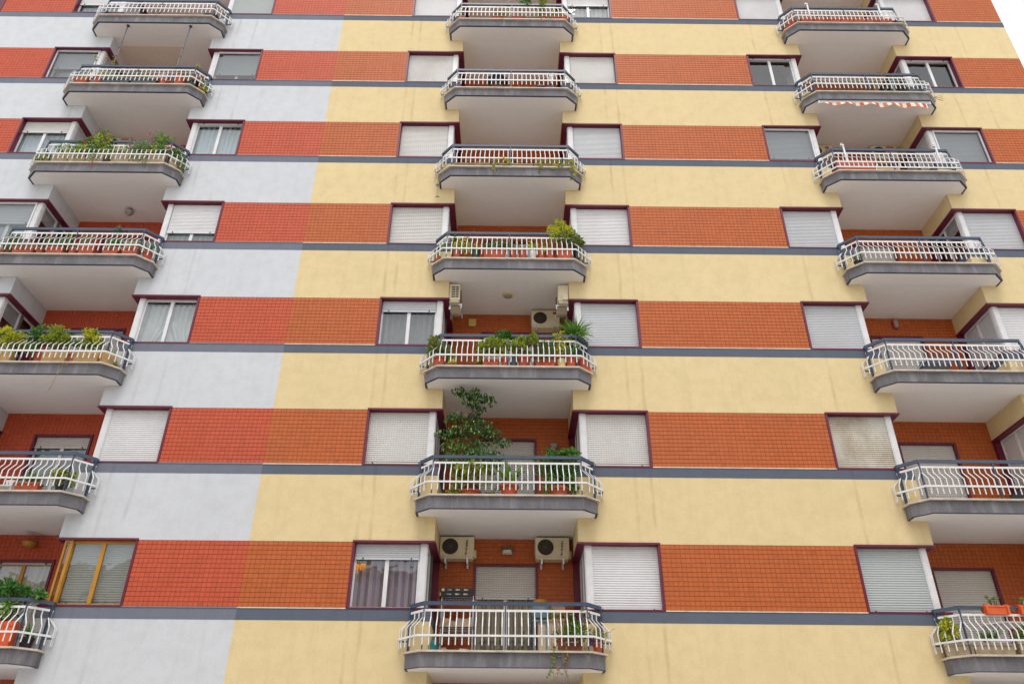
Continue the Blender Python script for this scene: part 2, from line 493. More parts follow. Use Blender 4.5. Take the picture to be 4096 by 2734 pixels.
l1,l2,l3,l4 = BAY['L']; c1,c2,c3,c4 = BAY['C']; r1,r2,r3,r4 = BAY['R']
SPANS = [(XW,l2,0,1,'pale','bandL'),(l3,XB,1,0,'pale','bandL'),(XB,c2,0,1,'cream','band'),(c3,r2,1,1,'cream','band'),(r3,XE,1,0,'cream','band')]
TILES = [(XW,l1,'red'),(l4,XB,'red'),(XB,c1,'orange'),(c4,r1,'orange'),(r4,XE,'orange')]
for n in FLOORS:
    dz = n*H
    for xa, xb, ea, eb, wm, bm in SPANS:
        zlow = LN-H+dz if n > -1 else 0.0
        mb = MB(); wallbox(mb, xa, xb, ea, eb, zlow, GB+dz); mb.build("wall_band", wm, house)
        mb = MB(); wallbox(mb, xa, xb, ea, eb, GB+dz, GT+dz, y0=-.004); mb.build("sill_band", bm, house)
    if n == -1:
        for k in 'LCR': MB().box(BAY[k][1], BAY[k][2], 0, .25, 0, GB+dz).build("wall_band", 'cream' if k != 'L' else 'pale', house)
    for xa, xb, tm in TILES:
        if n == 6 and xa == XW:
            mb = MB(); tilegrid(mb, -16.87, l1, GT+.022+dz, LN+dz, .004); mb.build("tile_panel", tm, house)
            f = MB(); f.box(-16.92,-16.87,-.01,.2,GT+dz,LN+dz); f.box(-18.9,-16.87,-.02,.2,LN-.012+dz,LN+.03+dz); f.box(-17.5,-16.93,.1,.19,GT+.02+dz,LN-.012+dz)
            o = f.build("window", "purple", house)
            MB().box(-18.9,-17.5,.14,.18,GT+.02+dz,LN-.012+dz).build("shutter", "shw", o)
            continue
        mb = MB(); tilegrid(mb, xa, xb, GT+.022+dz, LN+dz, .004); mb.build("tile_panel", tm, house)
        MB().box(xa, xb, -.016, .12, GT+dz, GT+.021+dz).build("ledge", 'ledgeG' if tm == 'red' else 'ledge', house)
# top, sides and back of the block
zt = LN+7*H
mb = MB(); mb.box(XW, XE, 0, .3, zt, zt+1.6); mb.build("wall_band", "cream", house)
MB().box(XW, XE, .3, 13, zt+1.2, zt+1.45).build("roof", "pave", house)
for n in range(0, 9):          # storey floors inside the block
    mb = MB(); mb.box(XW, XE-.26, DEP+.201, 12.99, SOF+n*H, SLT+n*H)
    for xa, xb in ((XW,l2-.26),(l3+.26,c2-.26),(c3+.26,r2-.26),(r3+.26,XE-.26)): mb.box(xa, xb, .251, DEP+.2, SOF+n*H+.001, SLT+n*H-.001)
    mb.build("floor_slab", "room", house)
mb = MB(); mb.box(XW-.25, XW, 0.002, 13, 0, zt+1.6); mb.box(XE-.25, XE-.002, .26, 13, 0, zt+1.2); mb.build("side_wall", "cream", house)
MB().box(XW, XE-.25, 13, 13.3, 0, zt+1.6).build("rear_wall", "cream", house)

# loggia back walls, floor slabs
wallmesh = {}
for k in 'LCR':
    a, b = BAY[k][1], BAY[k][2]; dc = CX[k]+DOORC[k]
    mb = MB(); zf = SLT; zd = Z0+4.945; zc = SOF+H
    tilegrid(mb, a, dc-.74, zf, zd, DEP); tilegrid(mb, dc+.74, b, zf, zd, DEP); tilegrid(mb, a, b, zd, zc-.002, DEP)
    wallmesh[k] = mb.mesh("loggia_wall", ['red' if k == 'L' else 'orange'])
    for n in FLOORS:
        link("loggia_wall", wallmesh[k], house, (0,0,n*H))
        if n >= 0 or True:
            mb = MB(); mb.box(a+.002, b-.002, 0.001, DEP+.2, SOF+n*H, SLT+n*H)
            mb.build("loggia_ceiling", "soffit", house)

# ------------------------------------------------------------------ balconies
PL = [(-1.97,0),(-1.97,-.27),(-1.65,-.565),(1.65,-.565),(1.97,-.27),(1.97,0)]
CP = [(-2.02,-.002),(-2.02,-.295),(-1.68,-.622),(1.68,-.622),(2.02,-.295),(2.02,-.002)]
IN = [(-1.92,-.002),(-1.92,-.25),(-1.63,-.515),(1.63,-.515),(1.92,-.25),(1.92,-.002)]
HR = [(-1.94,-.005),(-1.94,-.10),(-1.63,-.45),(1.63,-.45),(1.94,-.10),(1.94,-.005)]
LR = [(-2.13,-.03),(-2.13,-.172),(-1.714,-.64),(1.714,-.64),(2.13,-.172),(2.13,-.03)]
z_ = lambda z: Z0+z-SOF        # heights relative to the slab underside
def balcony_meshes(el, extra=False):
    """all meshes of one balcony; el = how much further it reaches to the left"""
    sh = lambda P: [(x-el if x < 0 else x, y) for x, y in P]
    pl, cp, inn, hr, lr = sh(PL), sh(CP), sh(IN), sh(HR), sh(LR)
    slab = MB().prism(pl, .012, SLT-SOF).mesh("balcony", ["slab"])
    rb = MB()
    for i in range(5):
        rb.add([(*pl[i],0),(*pl[i+1],0),(*inn[i+1],0),(*inn[i],0),(*pl[i],.012),(*pl[i+1],.012),(*inn[i+1],.012),(*inn[i],.012)],
               [(0,1,2,3),(0,4,5,1),(3,2,6,7)])
    rim = rb.mesh("drip_edge", ["rim"])
    sof = MB().prism(inn, .003, .0115).mesh("soffit", ["soffit"])
    cop = MB().prism(cp, SLT-SOF, COP-SOF).mesh("coping", ["coping"])
    hb = MB(); hb.bar([(x,y,z_(3.595)) for x,y in hr], .05, .06)
    hb.bar([(x,y+.004,z_(3.628)) for x,y in hr], .062, .012)
    hand = hb.mesh("handrail", ["hand"])
    def post_me(x, y, end=0):
        b = MB(); b.box(x-.011, x+.011, y-.024, y+.024, COP-SOF, z_(3.565))
        if end:
            b.box(x, x+end*.19, y-.012, y+.012, z_(2.905), z_(2.935)); b.box(x-.024, x+.024, y-.024, y+.024, COP-SOF, z_(3.565))
        return b.mesh("post", ["hand"])
    posts = [post_me(-el/2,-.447), post_me(-1.632-el,-.452), post_me(1.632,-.452), post_me(-1.94-el,-.1,-1), post_me(1.94,-.1,1)]
    b = MB()
    b.bar([(x,y,z_(3.462)) for x,y in hr], .018, .044)
    b.bar([(x,y-.012,z_(2.95)) for x,y in lr], .018, .038)
    if extra: b.bar([(x,y,z_(2.772)) for x,y in lr], .02, .035)
    def one(p, nrm):
        p = Vector((p[0],p[1],0)); o = p+Vector((nrm[0],nrm[1],0))*.19
        pts = [p+Vector((0,0,z_(3.455))), p+Vector((0,0,z_(3.335))), o+Vector((0,0,z_(3.125))), o+Vector((0,0,z_(2.775)))]
        t = Vector((-nrm[1],nrm[0],0))*.0105; nn = Vector((nrm[0],nrm[1],0))*.008
        vs = []
        for q in pts: vs += [q-t-nn, q+t-nn, q+t+nn, q-t+nn]
        fs = [(i*4+j,i*4+(j+1)%4,(i+1)*4+(j+1)%4,(i+1)*4+j) for i in range(3) for j in range(4)]+[(3,2,1,0),(12,13,14,15)]
        b.add(vs, fs)
    nb = 26 if el < .1 else 27
    for i in range(nb): one((-1.615-el+(3.23+el)*i/(nb-1), -.45), (0,-1))
    for sgn in (-1, 1):
        nx, ny = sgn*.7486, -.663; e = el if sgn < 0 else 0
        for t in (.04,.35,.67,.97): one((sgn*(1.63+.31*t+e), -.45+.35*t), (nx,ny))
        for y in (-.105,-.045): one((sgn*(1.94+e), y), (sgn,0))
    return slab, rim, sof, cop, hand, b.mesh("balustrade", ["rail"]), posts
SETS = {'L': balcony_meshes(.2), 'C': balcony_meshes(0), 'R': balcony_meshes(0), 'X': balcony_meshes(0, True)}
for k in 'LCR':
    for n in range(0, 8):
        slab, rim, sof, cop, hand, bal, posts = SETS['X' if (k,n) == ('R',4) else k]
        o = link("balcony", slab, house, (CX[k],0,SOF+n*H))
        link("drip_edge", rim, o); link("soffit", sof, o); link("coping", cop, o)
        if n == 7: continue
        link("handrail", hand, o); link("balustrade", bal, o)
        for pm in posts: link("post", pm, o)

# ------------------------------------------------------------------ windows
def shutter(mb, a, b, zt, zb, axis=0, plane=.125, face=-1, mi=0):
    """slats between a..b along the axis, from zt down to zb; profile bulges towards face"""
    def P(u, d, z): return (u, plane+face*d, z) if axis == 0 else (plane+face*d, u, z)
    z = math.floor(zt/.05)*.05+.05
    rows = []
    while z > zb+.05:
        rows.append((z, max(z-.05, zb+.05))); z -= .05
    for z1, z0 in rows:
        z1 = min(z1, zt)
        if z1-z0 < .004: continue
        pr = [(0,z0),(.001,z0+.007),(.0105,z0+.0135),(.013,z0+.026),(.0105,z0+.043),(.003,z0+.0495)]
        vs = []
        for d, zz in pr:
            zz = min(zz, z1); vs += [P(a,d,zz), P(b,d,zz)]
        mb.add(vs, [(2*i,2*i+1,2*i+3,2*i+2) for i in range(len(pr)-1)], mi)
    # bottom rail and its stops
    if axis == 0: mb.box(a, b, plane-.018, plane+.01, zb, zb+.048, mi)
    else: mb.box(plane-.012, plane+.012, a, b, zb, zb+.048, mi)
    if axis == 0:
        for t in (.12, .88):
            u = a+(b-a)*t; mb.box(u-.012, u+.012, plane-.042, plane-.018, zb+.008, zb+.036, 1)

def curtain(a, b, z0, z1, y, m, parent, amp=.03, wl=.16, drape=None):
    mb = MB(); n = max(8, int(abs(b-a)/.02)); vs = []
    ph = random.random()*6
    for i in range(n+1):
        u = a+(b-a)*i/n
        yy = y+amp*math.sin(2*math.pi*u/wl+ph)+amp*.5*math.sin(2*math.pi*u/(wl*.43)+2*ph)
        top = z1; du = 0
        if drape: du = drape*(1 if i/n < .5 else -1)*.22*abs(b-a)*(1-abs(2*i/n-1))
        vs += [(u-du, yy, z0), (u, yy, (z0+z1)/2), (u, yy, top)]
    fs = []
    for i in range(n):
        for j in range(2): fs.append((i*3+j,(i+1)*3+j,(i+1)*3+j+1,i*3+j+1))
    mb.add(vs, fs); return mb.build("curtain", m, parent, smooth=True)

def panes(parent, a, b, z0, z1, y, fm, glass, mid=True, tilt=None):
    """white sash bars round two panes, the panes as children"""
    f = MB(); lo, hi = min(a,b), max(a,b); c = (lo+hi)/2
    f.box(lo, lo+.04, y-.02, y+.03, z0, z1); f.box(hi-.04, hi, y-.02, y+.03, z0, z1)
    f.box(lo+.04, hi-.04, y-.02, y+.03, z0, z0+.04); f.box(lo+.04, hi-.04, y-.02, y+.03, z1-.06, z1)
    if mid: f.box(c-.042, c+.042, y-.026, y+.03, z0+.04, z1-.06)
    sash = f.build("sash", fm, parent)
    for xa, xb in (((lo+.04, c-.042), (c+.042, hi-.04)) if mid else ((lo+.04, hi-.04),)):
        MB().quad((xa,y,z0+.04),(xb,y,z0+.04),(xb,y,z1-.06),(xa,y,z1-.06)).build("pane", glass, parent)
    return sash

def window(k, n, s, sp):
    x_in = BAY[k][1] if s < 0 else BAY[k][2]; x_out = BAY[k][0] if s < 0 else BAY[k][3]
    dz = n*H; zs = GT+dz; zl = LN-.012+dz
    fm = sp.get('fm', 'white')
    f = MB()      # purple surround: outer jamb, sill all round the corner, inner jamb at the loggia wall
    f.box(x_out, x_out-s*.05, -.012, .2, zs+.035, zl)
    f.box(x_out, x_in-s*.012, -.016, .2, zs+.001, zs+.036)
    f.box(x_in+s*.2, x_in-s*.012, .2, DEP-.02, zs+.001, zs+.036)
    f.box(x_in+s*.3, x_in, DEP-.10, DEP-.006, zs+.036, zl)
    o = f.build("window", "purple", house)
    lt = MB(); e = .03
    lt.box(x_out+s*.0, x_in-s*e, -.025, .2, zl, zl+.042)
    lt.box(x_in+s*.2, x_in-s*e, .2, DEP-.004, zl, zl+.042)
    lt.build("lintel", "purple", o)
    xp, xq = x_in+s*.145, x_in+s*.295
    z0, z1 = zs+.036, zl
    p = MB()
    if sp.get('cornerglass'):
        p.box(xp, xp+s*.04, .03, .09, z0, z1); p.box(xq-s*.03, xq+s*.03, .03, .09, z0, z1)
        p.box(xp+s*.04, xq-s*.03, .03, .09, z1-.05, z1); p.box(xp+s*.04, xq-s*.03, .03, .09, z0, z0+.05)
        MB().quad((xp+s*.04,.057,z0+.05),(xq-s*.03,.057,z0+.05),(xq-s*.03,.057,z1-.05),(xp+s*.04,.057,z1-.05)).build("pane", "glass", o)
    else:
        p.box(xp, xq, .10, .25, z0, z1); p.box(xp+s*.012, xq-s*.02, .088, .10, z0, z1)
        p.box(xp-s*.0, xp-s*.012, .13, .22, z0, z1)
    p.build("corner_post", fm, o)
    a, b = x_out-s*.05, xq            # front opening
    lo, hi = min(a,b), max(a,b)
    fr = sp.get('f', 1.0); st = sp.get('st', 'shw')
    zb = z1-fr*(z1-z0)+.0
    # dim lining behind the opening
    if fr < .97 or sp.get('dbl'):
        if sp.get('dbl'):
            panes(o, a, b, z0, z1, .09, fm, "glass", bool(sp.get('mid')))
            if not sp.get('mid') and fr < .97: panes(o, a, b, z0, z1, .26, 'white', "glass")
            py, sy = .15, .2
        else:
            py, sy = .17, .125
            panes(o, a, b, z0, z1, py, fm, sp.get('gl', 'glass'))
        cu = sp.get('cur')
        if cu: curtain(lo, hi, z0, z1-.1*(cu[0] == 'curw' and len(cu) > 1), .3, cu[0], o, drape=cu[1] if len(cu) > 1 else None)
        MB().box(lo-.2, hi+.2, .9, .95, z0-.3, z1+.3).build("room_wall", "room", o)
        if fr > .03:
            sb = MB(); shutter(sb, lo+.02, hi-.02, z1, max(zb, z0), plane=sy); sb.build("shutter", [st,'dark'], o)
    else:
        sb = MB(); shutter(sb, lo, hi, z1, max(zb, z0+.004), plane=.135); sb.build("shutter", [st,'dark'], o)
        MB().box(lo-.1, hi+.1, .16, .17, z0, z1).build("backing", "dark", o)
    # side light along the loggia
    sd = sp.get('side', 'shut'); px = x_in+s*.165
    ya, yb = .25, DEP-.10
    g = MB(); ym = ya+(yb-ya)*.5
    for y0, y1 in ((ym-.03,ym+.03),(yb-.03,yb)): g.box(px-.02, px+.02, y0, y1, z0, z1)
    g.box(px-.02, px+.02, ya, ym-.03, z1-.05, z1); g.box(px-.02, px+.02, ym+.03, yb-.03, z1-.05, z1)
    sw = g.build("side_window", fm, house)
    if sd == 'shut':
        sb = MB(); q = px+s*.012
        shutter(sb, ya, ym-.03, z1-.05, z0, axis=1, plane=q, face=-s); shutter(sb, ym+.03, yb-.03, z1-.05, z0, axis=1, plane=q, face=-s)
        sb.build("shutter", [sp.get('sst', 'shl'),'dark'], sw)
    else:
        sb = MB(); q = px+s*.03
        shutter(sb, ya, ym-.03, z1-.05, z1-.45, axis=1, plane=q, face=-s); sb.build("shutter", ['shl','dark'], sw)
        MB().quad((px,ya,z0),(px,ym-.03,z0),(px,ym-.03,z1-.05),(px,ya,z1-.05)).build("pane", "glass", sw)
        MB().quad((px,ym+.03,z0),(px,yb-.03,z0),(px,yb-.03,z1-.05),(px,ym+.03,z1-.05)).build("pane", "glass", sw)
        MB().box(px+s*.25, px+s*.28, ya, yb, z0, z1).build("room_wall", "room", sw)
    return o

WIN = {
 ('C',6,-1): dict(st='shw'), ('C',6,1): dict(f=.45, st='shw', cur=('curw',)),
 ('C',5,-1): dict(st='shs'), ('C',5,1): dict(f=.95, st='shp'),
 ('C',4,-1): dict(f=.95, st='shp'), ('C',4,1): dict(f=.95, st='shl'),
 ('C',3,-1): dict(st='shp'), ('C',3,1): dict(st='shw'),
 ('C',2,-1): dict(f=.24, st='shl', cur=('curg',)), ('C',2,1): dict(st='shl'),  # grey curtain at left is added to stand in for the pane's pale reflection
 ('C',1,-1): dict(f=.97, st='shp'), ('C',1,1): dict(f=.975, st='shp'),
 ('C',0,-1): dict(f=.25, st='shl', cur=('curp',)), ('C',0,1): dict(st='shw'),
 ('R',6,-1): dict(st='shw'), ('R',6,1): dict(st='shw'),
 ('R',5,-1): dict(f=.04), ('R',5,1): dict(f=.04, side='glass'),
 ('R',4,-1): dict(f=.82, st='shg', dbl=1), ('R',4,1): dict(f=.97, st='shg', dbl=1),
 ('R',3,-1): dict(st='shl'), ('R',3,1): dict(st='shl', side='glass'),
 ('R',2,-1): dict(st='shl'), ('R',2,1): dict(st='shw'),
 ('R',1,-1): dict(st='shd'), ('R',1,1): dict(st='shp', sst='shp'),
 ('R',0,-1): dict(st='shgr'), ('R',0,1): dict(st='shp'),
 ('L',6,-1): dict(f=.62, st='shw', cur=('cursky',)), ('L',6,1): dict(f=1, st='shgr'),
 ('L',5,-1): dict(f=.55, st='shg', dbl=1, cur=('curg',)), ('L',5,1): dict(f=.7, st='shg', dbl=1, cur=('curg',)),
 ('L',4,-1): dict(f=.33, st='shp', cur=('cursky',)), ('L',4,1): dict(f=.04, cur=('cursky',)),
 ('L',3,-1): dict(f=.5, st='shl', dbl=1, cur=('cursky',), side='glass'), ('L',3,1): dict(f=.74, st='shw', cur=('cursky',)),
 ('L',2,-1): dict(f=.3, side='glass'), ('L',2,1): dict(f=.03, cur=('curw',1)),
 ('L',1,-1): dict(), ('L',1,1): dict(st='shw'),
 ('L',0,-1): dict(fm='ochre'), ('L',0,1): dict(f=.97, st='shgr', dbl=1, fm='ochre', cornerglass=1, mid=1),
}
wins = {}
for k in 'LCR':
    for n in range(-1, 8):
        for s in (-1, 1):
            if n in (-1, 7) and k == 'R': pass
            wins[k,n,s] = window(k, n, s, WIN.get((k,n,s), {}))
wins['L',0,1]["label"] = "ochre aluminium framed window with glazed corner"
wins['R',1,-1]["label"] = "window with a weathered, stained slotted shutter"

# yellow lampshade fringe that glows behind the lowest central pane is a cloth on the curtain
# ------------------------------------------------------------------ balcony doors
def door(k, n, sp):
    c = CX[k]+DOORC[k]; dz = n*H; z0, z1 = SLT+dz, Z0+4.945+dz; y = DEP
    f = MB(); fw = .055
    f.box(c-.74, c-.74+fw, y-.03, y+.16, z0, z1); f.box(c+.74-fw, c+.74, y-.03, y+.16, z0, z1)
    f.box(c-.74+fw, c+.74-fw, y-.03, y+.16, z1-fw, z1)
    o = f.build("balcony_door", "purple", house)
    a, b = c-.74+fw, c+.74-fw; zz = z1-fw
    fr = sp.get('f', 1); st = sp.get('st', 'shp')
    zb = max(zz-fr*(zz-z0), z0+.01)
    sb = MB(); shutter(sb, a, b, zz, zb, plane=y+.07); sb.build("shutter", [st,'dark'], o)
    if fr < 1:
        panes(o, a, b, z0, zz, y+.11, sp.get('fm', 'white'), 'glass')
        curtain(a, b, z0, zz, y+.22, sp.get('cur', 'curs'), o)
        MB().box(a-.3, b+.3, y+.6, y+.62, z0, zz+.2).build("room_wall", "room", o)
DOORS = {('C',0): dict(f=.33), ('L',1): dict(f=.13, cur='curg'), ('L',0): dict(f=.02, fm='ochre', cur='curw')}
for k in 'LCR':
    for n in range(-1, 7): door(k, n, DOORS.get((k,n), {}))

# ------------------------------------------------------------------ building across the street (seen only in the panes)
op = empty("apartment_building", (2,-26,0), "beige apartment house on the far side of the street", "building")
mb = MB(); mb.box(-34,34,-9,0,0,12.5); mb.box(-34.4,34.4,-9.4,.4,12.5,12.9); mb.build("wall", "opp", op)
for i in range(11):
    for j in range(3):
        x = -30+i*6; z = 2.2+j*3.6
        MB().box(x-.8,x+.8,.0,.03,z,z+1.9).build("window", "oppw", op)

# ------------------------------------------------------------------ greenery
def leaf(mb, p, d, L, W, mi=0, fold=.25):
    d = d.normalized()
    a = d.cross(Vector((random.uniform(-1,1),random.uniform(-1,1),random.uniform(-1,1))))
    if a.length < 1e-4: a = d.orthogonal()
    a.normalize(); nrm = d.cross(a)
    m = p+d*L*.45
    mb.add([p, m+a*W*.5+nrm*W*fold, p+d*L, m-a*W*.5+nrm*W*fold], [(0,1,2),(0,2,3)], mi)
def rv(): 
    while True:
        v = Vector((random.uniform(-1,1),random.uniform(-1,1),random.uniform(-1,1)))
        if .05 < v.length < 1: return v
def wig(a, b, n=4, amp=.03):
    a = Vector(a); b = Vector(b)
    return [a+(b-a)*i/n+(rv()*amp if 0 < i < n else Vector((0,0,0))) for i in range(n+1)]

class Plant:
    """foliage, stems and blooms collected in local coordinates above the plant's base"""
    def __init__(s): s.fol = MB(); s.stem = MB(); s.blo = MB(); s.fm = ['mid']; s.bm = ['pink']; s.sm = 'bark'
    def bush(s, c, r, n, L=.06, W=.03, clumps=12, root=None, up=.3, mi=0, shell=.55, tight=.38):
        n = int(n*1.9); W *= 1.25; L *= 1.05
        c = Vector(c); root = Vector(root) if root else Vector((c.x*.6, c.y*.6, c.z-r[2]))
        cs = []
        for i in range(clumps):
            v = rv().normalized()*(shell+(1-shell)*random.random())
            if v.z < -.5: v.z *= .5
            cs.append(c+Vector((v.x*r[0],v.y*r[1],v.z*r[2]))*random.uniform(.72,1.22))
        rr = tight*min(r[0],r[2])*(1.5 if clumps < 10 else 1)
        for q in cs:
            rq = rr*random.uniform(.6,1.3)
            s.stem.tube(wig(root+rv()*.015, q, 4, .03), .009, 5, r1=.004, cap=False)
            for i in range(n//clumps):
                v = rv(); p = q+v*rq
                d = (v.normalized()*.8+Vector((0,0,up))+rv()*.5)
                k = random.uniform(.7,1.2)
                leaf(s.fol, p, d, L*k, W*k, mi)
        return s
    def blades(s, c, n, L, W, droop=.9, spread=.9, mi=0, seg=5, up=1.0):
        c = Vector(c)
        for i in range(n):
            az = random.uniform(0, 2*math.pi); el = random.uniform(.15, 1.0)*spread
            d = Vector((math.cos(az)*el, math.sin(az)*el, up)).normalized()
            l = L*random.uniform(.7,1.1); p = c+Vector((math.cos(az),math.sin(az),0))*.015
            side = Vector((-math.sin(az),math.cos(az),0)); pts = []
            for j in range(seg+1):
                w = W*(1-(j/seg)**2)*(.55+.45*min(1,j/1.5)) if j < seg else .001
                pts += [p-side*w/2, p+side*w/2]
                d = (d+Vector((math.cos(az)*.12,math.sin(az)*.12,-droop*.28*(j+1)/seg*el))).normalized()
                p = p+d*l/seg
            s.fol.add(pts, [(2*j,2*j+1,2*j+3,2*j+2) for j in range(seg)], mi)
        return s
    def rosette(s, c, r, n=14, mi=0, W=.4):
        c = Vector(c)
        for i in range(n):
            v = rv().normalized(); v.z = abs(v.z)*.8+.05; v.y -= .25
            leaf(s.fol, c+v*r*.1, v, r, r*W, mi, .15)
        return s
    def trail(s, p, ln, n, L=.035, W=.02, mi=0, ros=None, drift=(0,0), r=.003):
        p = Vector(p); path = [p.copy()]
        d = Vector((drift[0],drift[1],-1))
        for i in range(n):
            d = (d+rv()*.35+Vector((0,0,-.25))).normalized()
            p = p+d*ln/n; path.append(p.copy())
            if not ros:
                for q in range(2): leaf(s.fol, p, rv()+Vector((0,-.2,-.2)), L*random.uniform(.7,1.2), W, mi)
        s.stem.tube(path, r, 4, cap=False)
        if ros:
            for q in path[-1:]+[path[i] for i in range(2, len(path)-1, ros)]: s.rosette(q, .062*random.uniform(.8,1.2), 16, mi)
        return s
    def flowers(s, pts, r=.022, mi=0, n=6):
        for p in pts:
            p = Vector(p)
            for i in range(n): leaf(s.blo, p, rv()+Vector((0,-.3,.2)), r, r*.8, mi)
        return s

def rpot(r, h, m='terra', taper=.74, rim=True):
    b = MB(); rr = r
    if rim: b.lathe([(r*taper,0),(r*.95,h*.78),(r*.955,h*.80),(r*1.06,h*.80),(r*1.06,h*.99),(r*1.0,h),(r*.9,h),(r*.88,h-.02),(.002,h-.022)], n=20)
    else: b.lathe([(r*taper,0),(r,h*.97),(r,h),(r*.93,h),(r*.9,h-.02),(.002,h-.022)], n=20)
    return b, m
def bpot(w, d, h, m='terra', ribs=0, taper=.88):
    b = MB(); W, D = w/2, d/2; w2, d2 = W*taper, D*taper; hr = h*.82
    b.add([(-w2,-d2,0),(w2,-d2,0),(w2,d2,0),(-w2,d2,0),(-W,-D,hr),(W,-D,hr),(W,D,hr),(-W,D,hr)],
          [(0,3,2,1),(0,1,5,4),(1,2,6,5),(2,3,7,6),(3,0,4,7)])
    e = .012
    b.box(-W-e,W+e,-D-e,-D+e,hr,h); b.box(-W-e,W+e,D-e,D+e,hr,h); b.box(-W-e,-W+e,-D+e,D-e,hr,h); b.box(W-e,W+e,-D+e,D-e,hr,h)
    b.box(-W+e,W-e,-D+e,D-e,hr,hr+.01)
    for i in range(ribs):
        z = h*.1+hr*.85*i/max(ribs,1); t = taper+(1-taper)*z/hr; a, c = W*t, D*t
        b.box(-a-.004,a+.004,-c-.008,-c+.002,z,z+.012); b.box(a-.002,a+.008,-c,c,z,z+.012); b.box(-a-.008,-a+.002,-c,c,z,z+.012)
    return b, m

def fl(n): return Z0+2.69+n*H+.001
GP = "plants standing on the balconies"
def plant(k, n, x, y, label, pl, pot=None, name="potted_plant", cat="potted plant", z=0, rz=0):
    o = empty(name, (CX[k]+x, y, fl(n)+z), label, cat, GP, rz)
    if pot: pot[0].build("pot" if 'flower_box' not in name else "box", pot[1], o, smooth=False)
    if pl:
        if pl.stem.v: pl.stem.build("stem", pl.sm, o)
        if pl.fol.v: pl.fol.build("foliage", pl.fm, o)
        if pl.blo.v: pl.blo.build("blossom", pl.bm, o)
    return o
def P(*fm, bm=None, sm='bark'):
    p = Plant(); p.fm = list(fm); p.sm = sm
    if bm: p.bm = list(bm)
    return p
Y = -.40

# ---- centre column, lowest balcony
p = P('mid','olive','rosette','dry', bm=['redp'])
for i in range(24):
    x = random.uniform(-.3,.3); t = (x*1.25, random.uniform(-.1,.06), random.uniform(.45,.8))
    p.stem.tube(wig((x*.7,0,.17), t, 5, .03), .009, 5, r1=.005, cap=False); p.rosette(t, .085, 13, random.choice((0,1,3)))
p.blades((-.05,-.02,.18), 16, .32, .028, 1.1, 1.2, 0); p.bush((.02,-.06,.36),(.32,.14,.2),260,.065,.026,16,mi=1); p.bush((.1,-.08,.4),(.2,.12,.2),90,.08,.03,9,mi=0)
for x in (-.06,.05,.11): p.rosette((x,-.1,.17), .055, 22, 2)
for i in range(6): p.trail((-.3+random.uniform(-.07,.2),-.2,.15), random.uniform(.3,.75), 9, .07, .03, random.choice((1,3)), drift=(random.uniform(-.5,.6),-.3))
[p.trail((-.26+.07*q_,-.2,.14), 1.0+.12*q_, 9, .08, .035, 1, drift=(.3*q_-.3,-.2)) for q_ in range(3)]; p.trail((.27,-.14,.14), .38, 7, .05, .02, 1, drift=(.05,-.5))
p.flowers([(.24,-.05,.86),(.14,-.02,.72),(.3,0,.7)], .03)
plant('C',0,1.28,-.34,"straggly planter of dry stems with vines trailing over the lowest central balcony edge", p, bpot(.5,.2,.26,'terrad'), "flower_box", "planter")
p = P('olive','violet'); p.bush((.02,-.02,.32),(.17,.12,.13),150,.05,.02,10); p.bush((-.13,-.06,.24),(.06,.05,.1),50,.05,.025,5,mi=1)
p.stem.tube(wig((.1,0,.32),(.36,-.1,.46),5,.02), .006, 5, r1=.003)
plant('C',0,1.83,-.30,"small terracotta pot with purple and green leaves in lowest central balcony's right corner", p, rpot(.1,.2))

# ---- centre column, second balcony
p = P('ficus','deep'); S = p.stem
trunk = [(0,.1,.2),(-.02,.1,.6),(.0,.08,1.1),(.02,.05,1.5),(-.04,0,1.9),(-.03,-.12,2.25),(.02,-.2,2.6)]
for dx in (-.09,-.03,.05,.12): S.tube([(a+dx*(1-c/3),b+random.uniform(-.03,.03),c) for a,b,c in trunk[:5]], .017, 7, r1=.012)
S.tube(trunk[3:], .013, 6, r1=.007)
def drooping(c, r, n, L=.09, W=.05, mi=0):
    c = Vector(c); n = int(n*1.3); r = tuple(q*1.27 for q in r)
    for i in range(n):
        v = rv(); q = c+Vector((v.x*r[0],v.y*r[1],v.z*r[2]))
        leaf(p.fol, q, Vector((v.x*.4,v.y*.4-.1,-1))+rv()*.45, L*random.uniform(.7,1.15), W, mi)
for (c, r, n) in [((-.6,-.05,1.72),(.24,.15,.1),90),((-.25,-.1,1.78),(.22,.15,.12),110),((.15,-.1,1.85),(.28,.18,.17),190),((.42,-.1,1.72),(.22,.14,.12),90),((.68,-.08,1.52),(.16,.12,.1),60),
      ((-.5,0,1.42),(.2,.14,.16),80),((-.15,.05,1.45),(.3,.15,.2),120),((.2,.05,1.4),(.3,.15,.2),120),((.1,-.05,1.18),(.35,.15,.14),150),((-.45,.02,1.12),(.22,.14,.12),90),((.45,0,1.15),(.25,.12,.12),60),((-.2,.05,1.0),(.3,.14,.12),80),
      ((.6,.0,1.06),(.16,.1,.08),30)]:
    drooping(c, r, n, mi=random.choice((0,0,1))); S.tube(wig((0,.06,min(c[2]-.15,1.5)), c, 5, .04), .009, 5, r1=.004, cap=False)
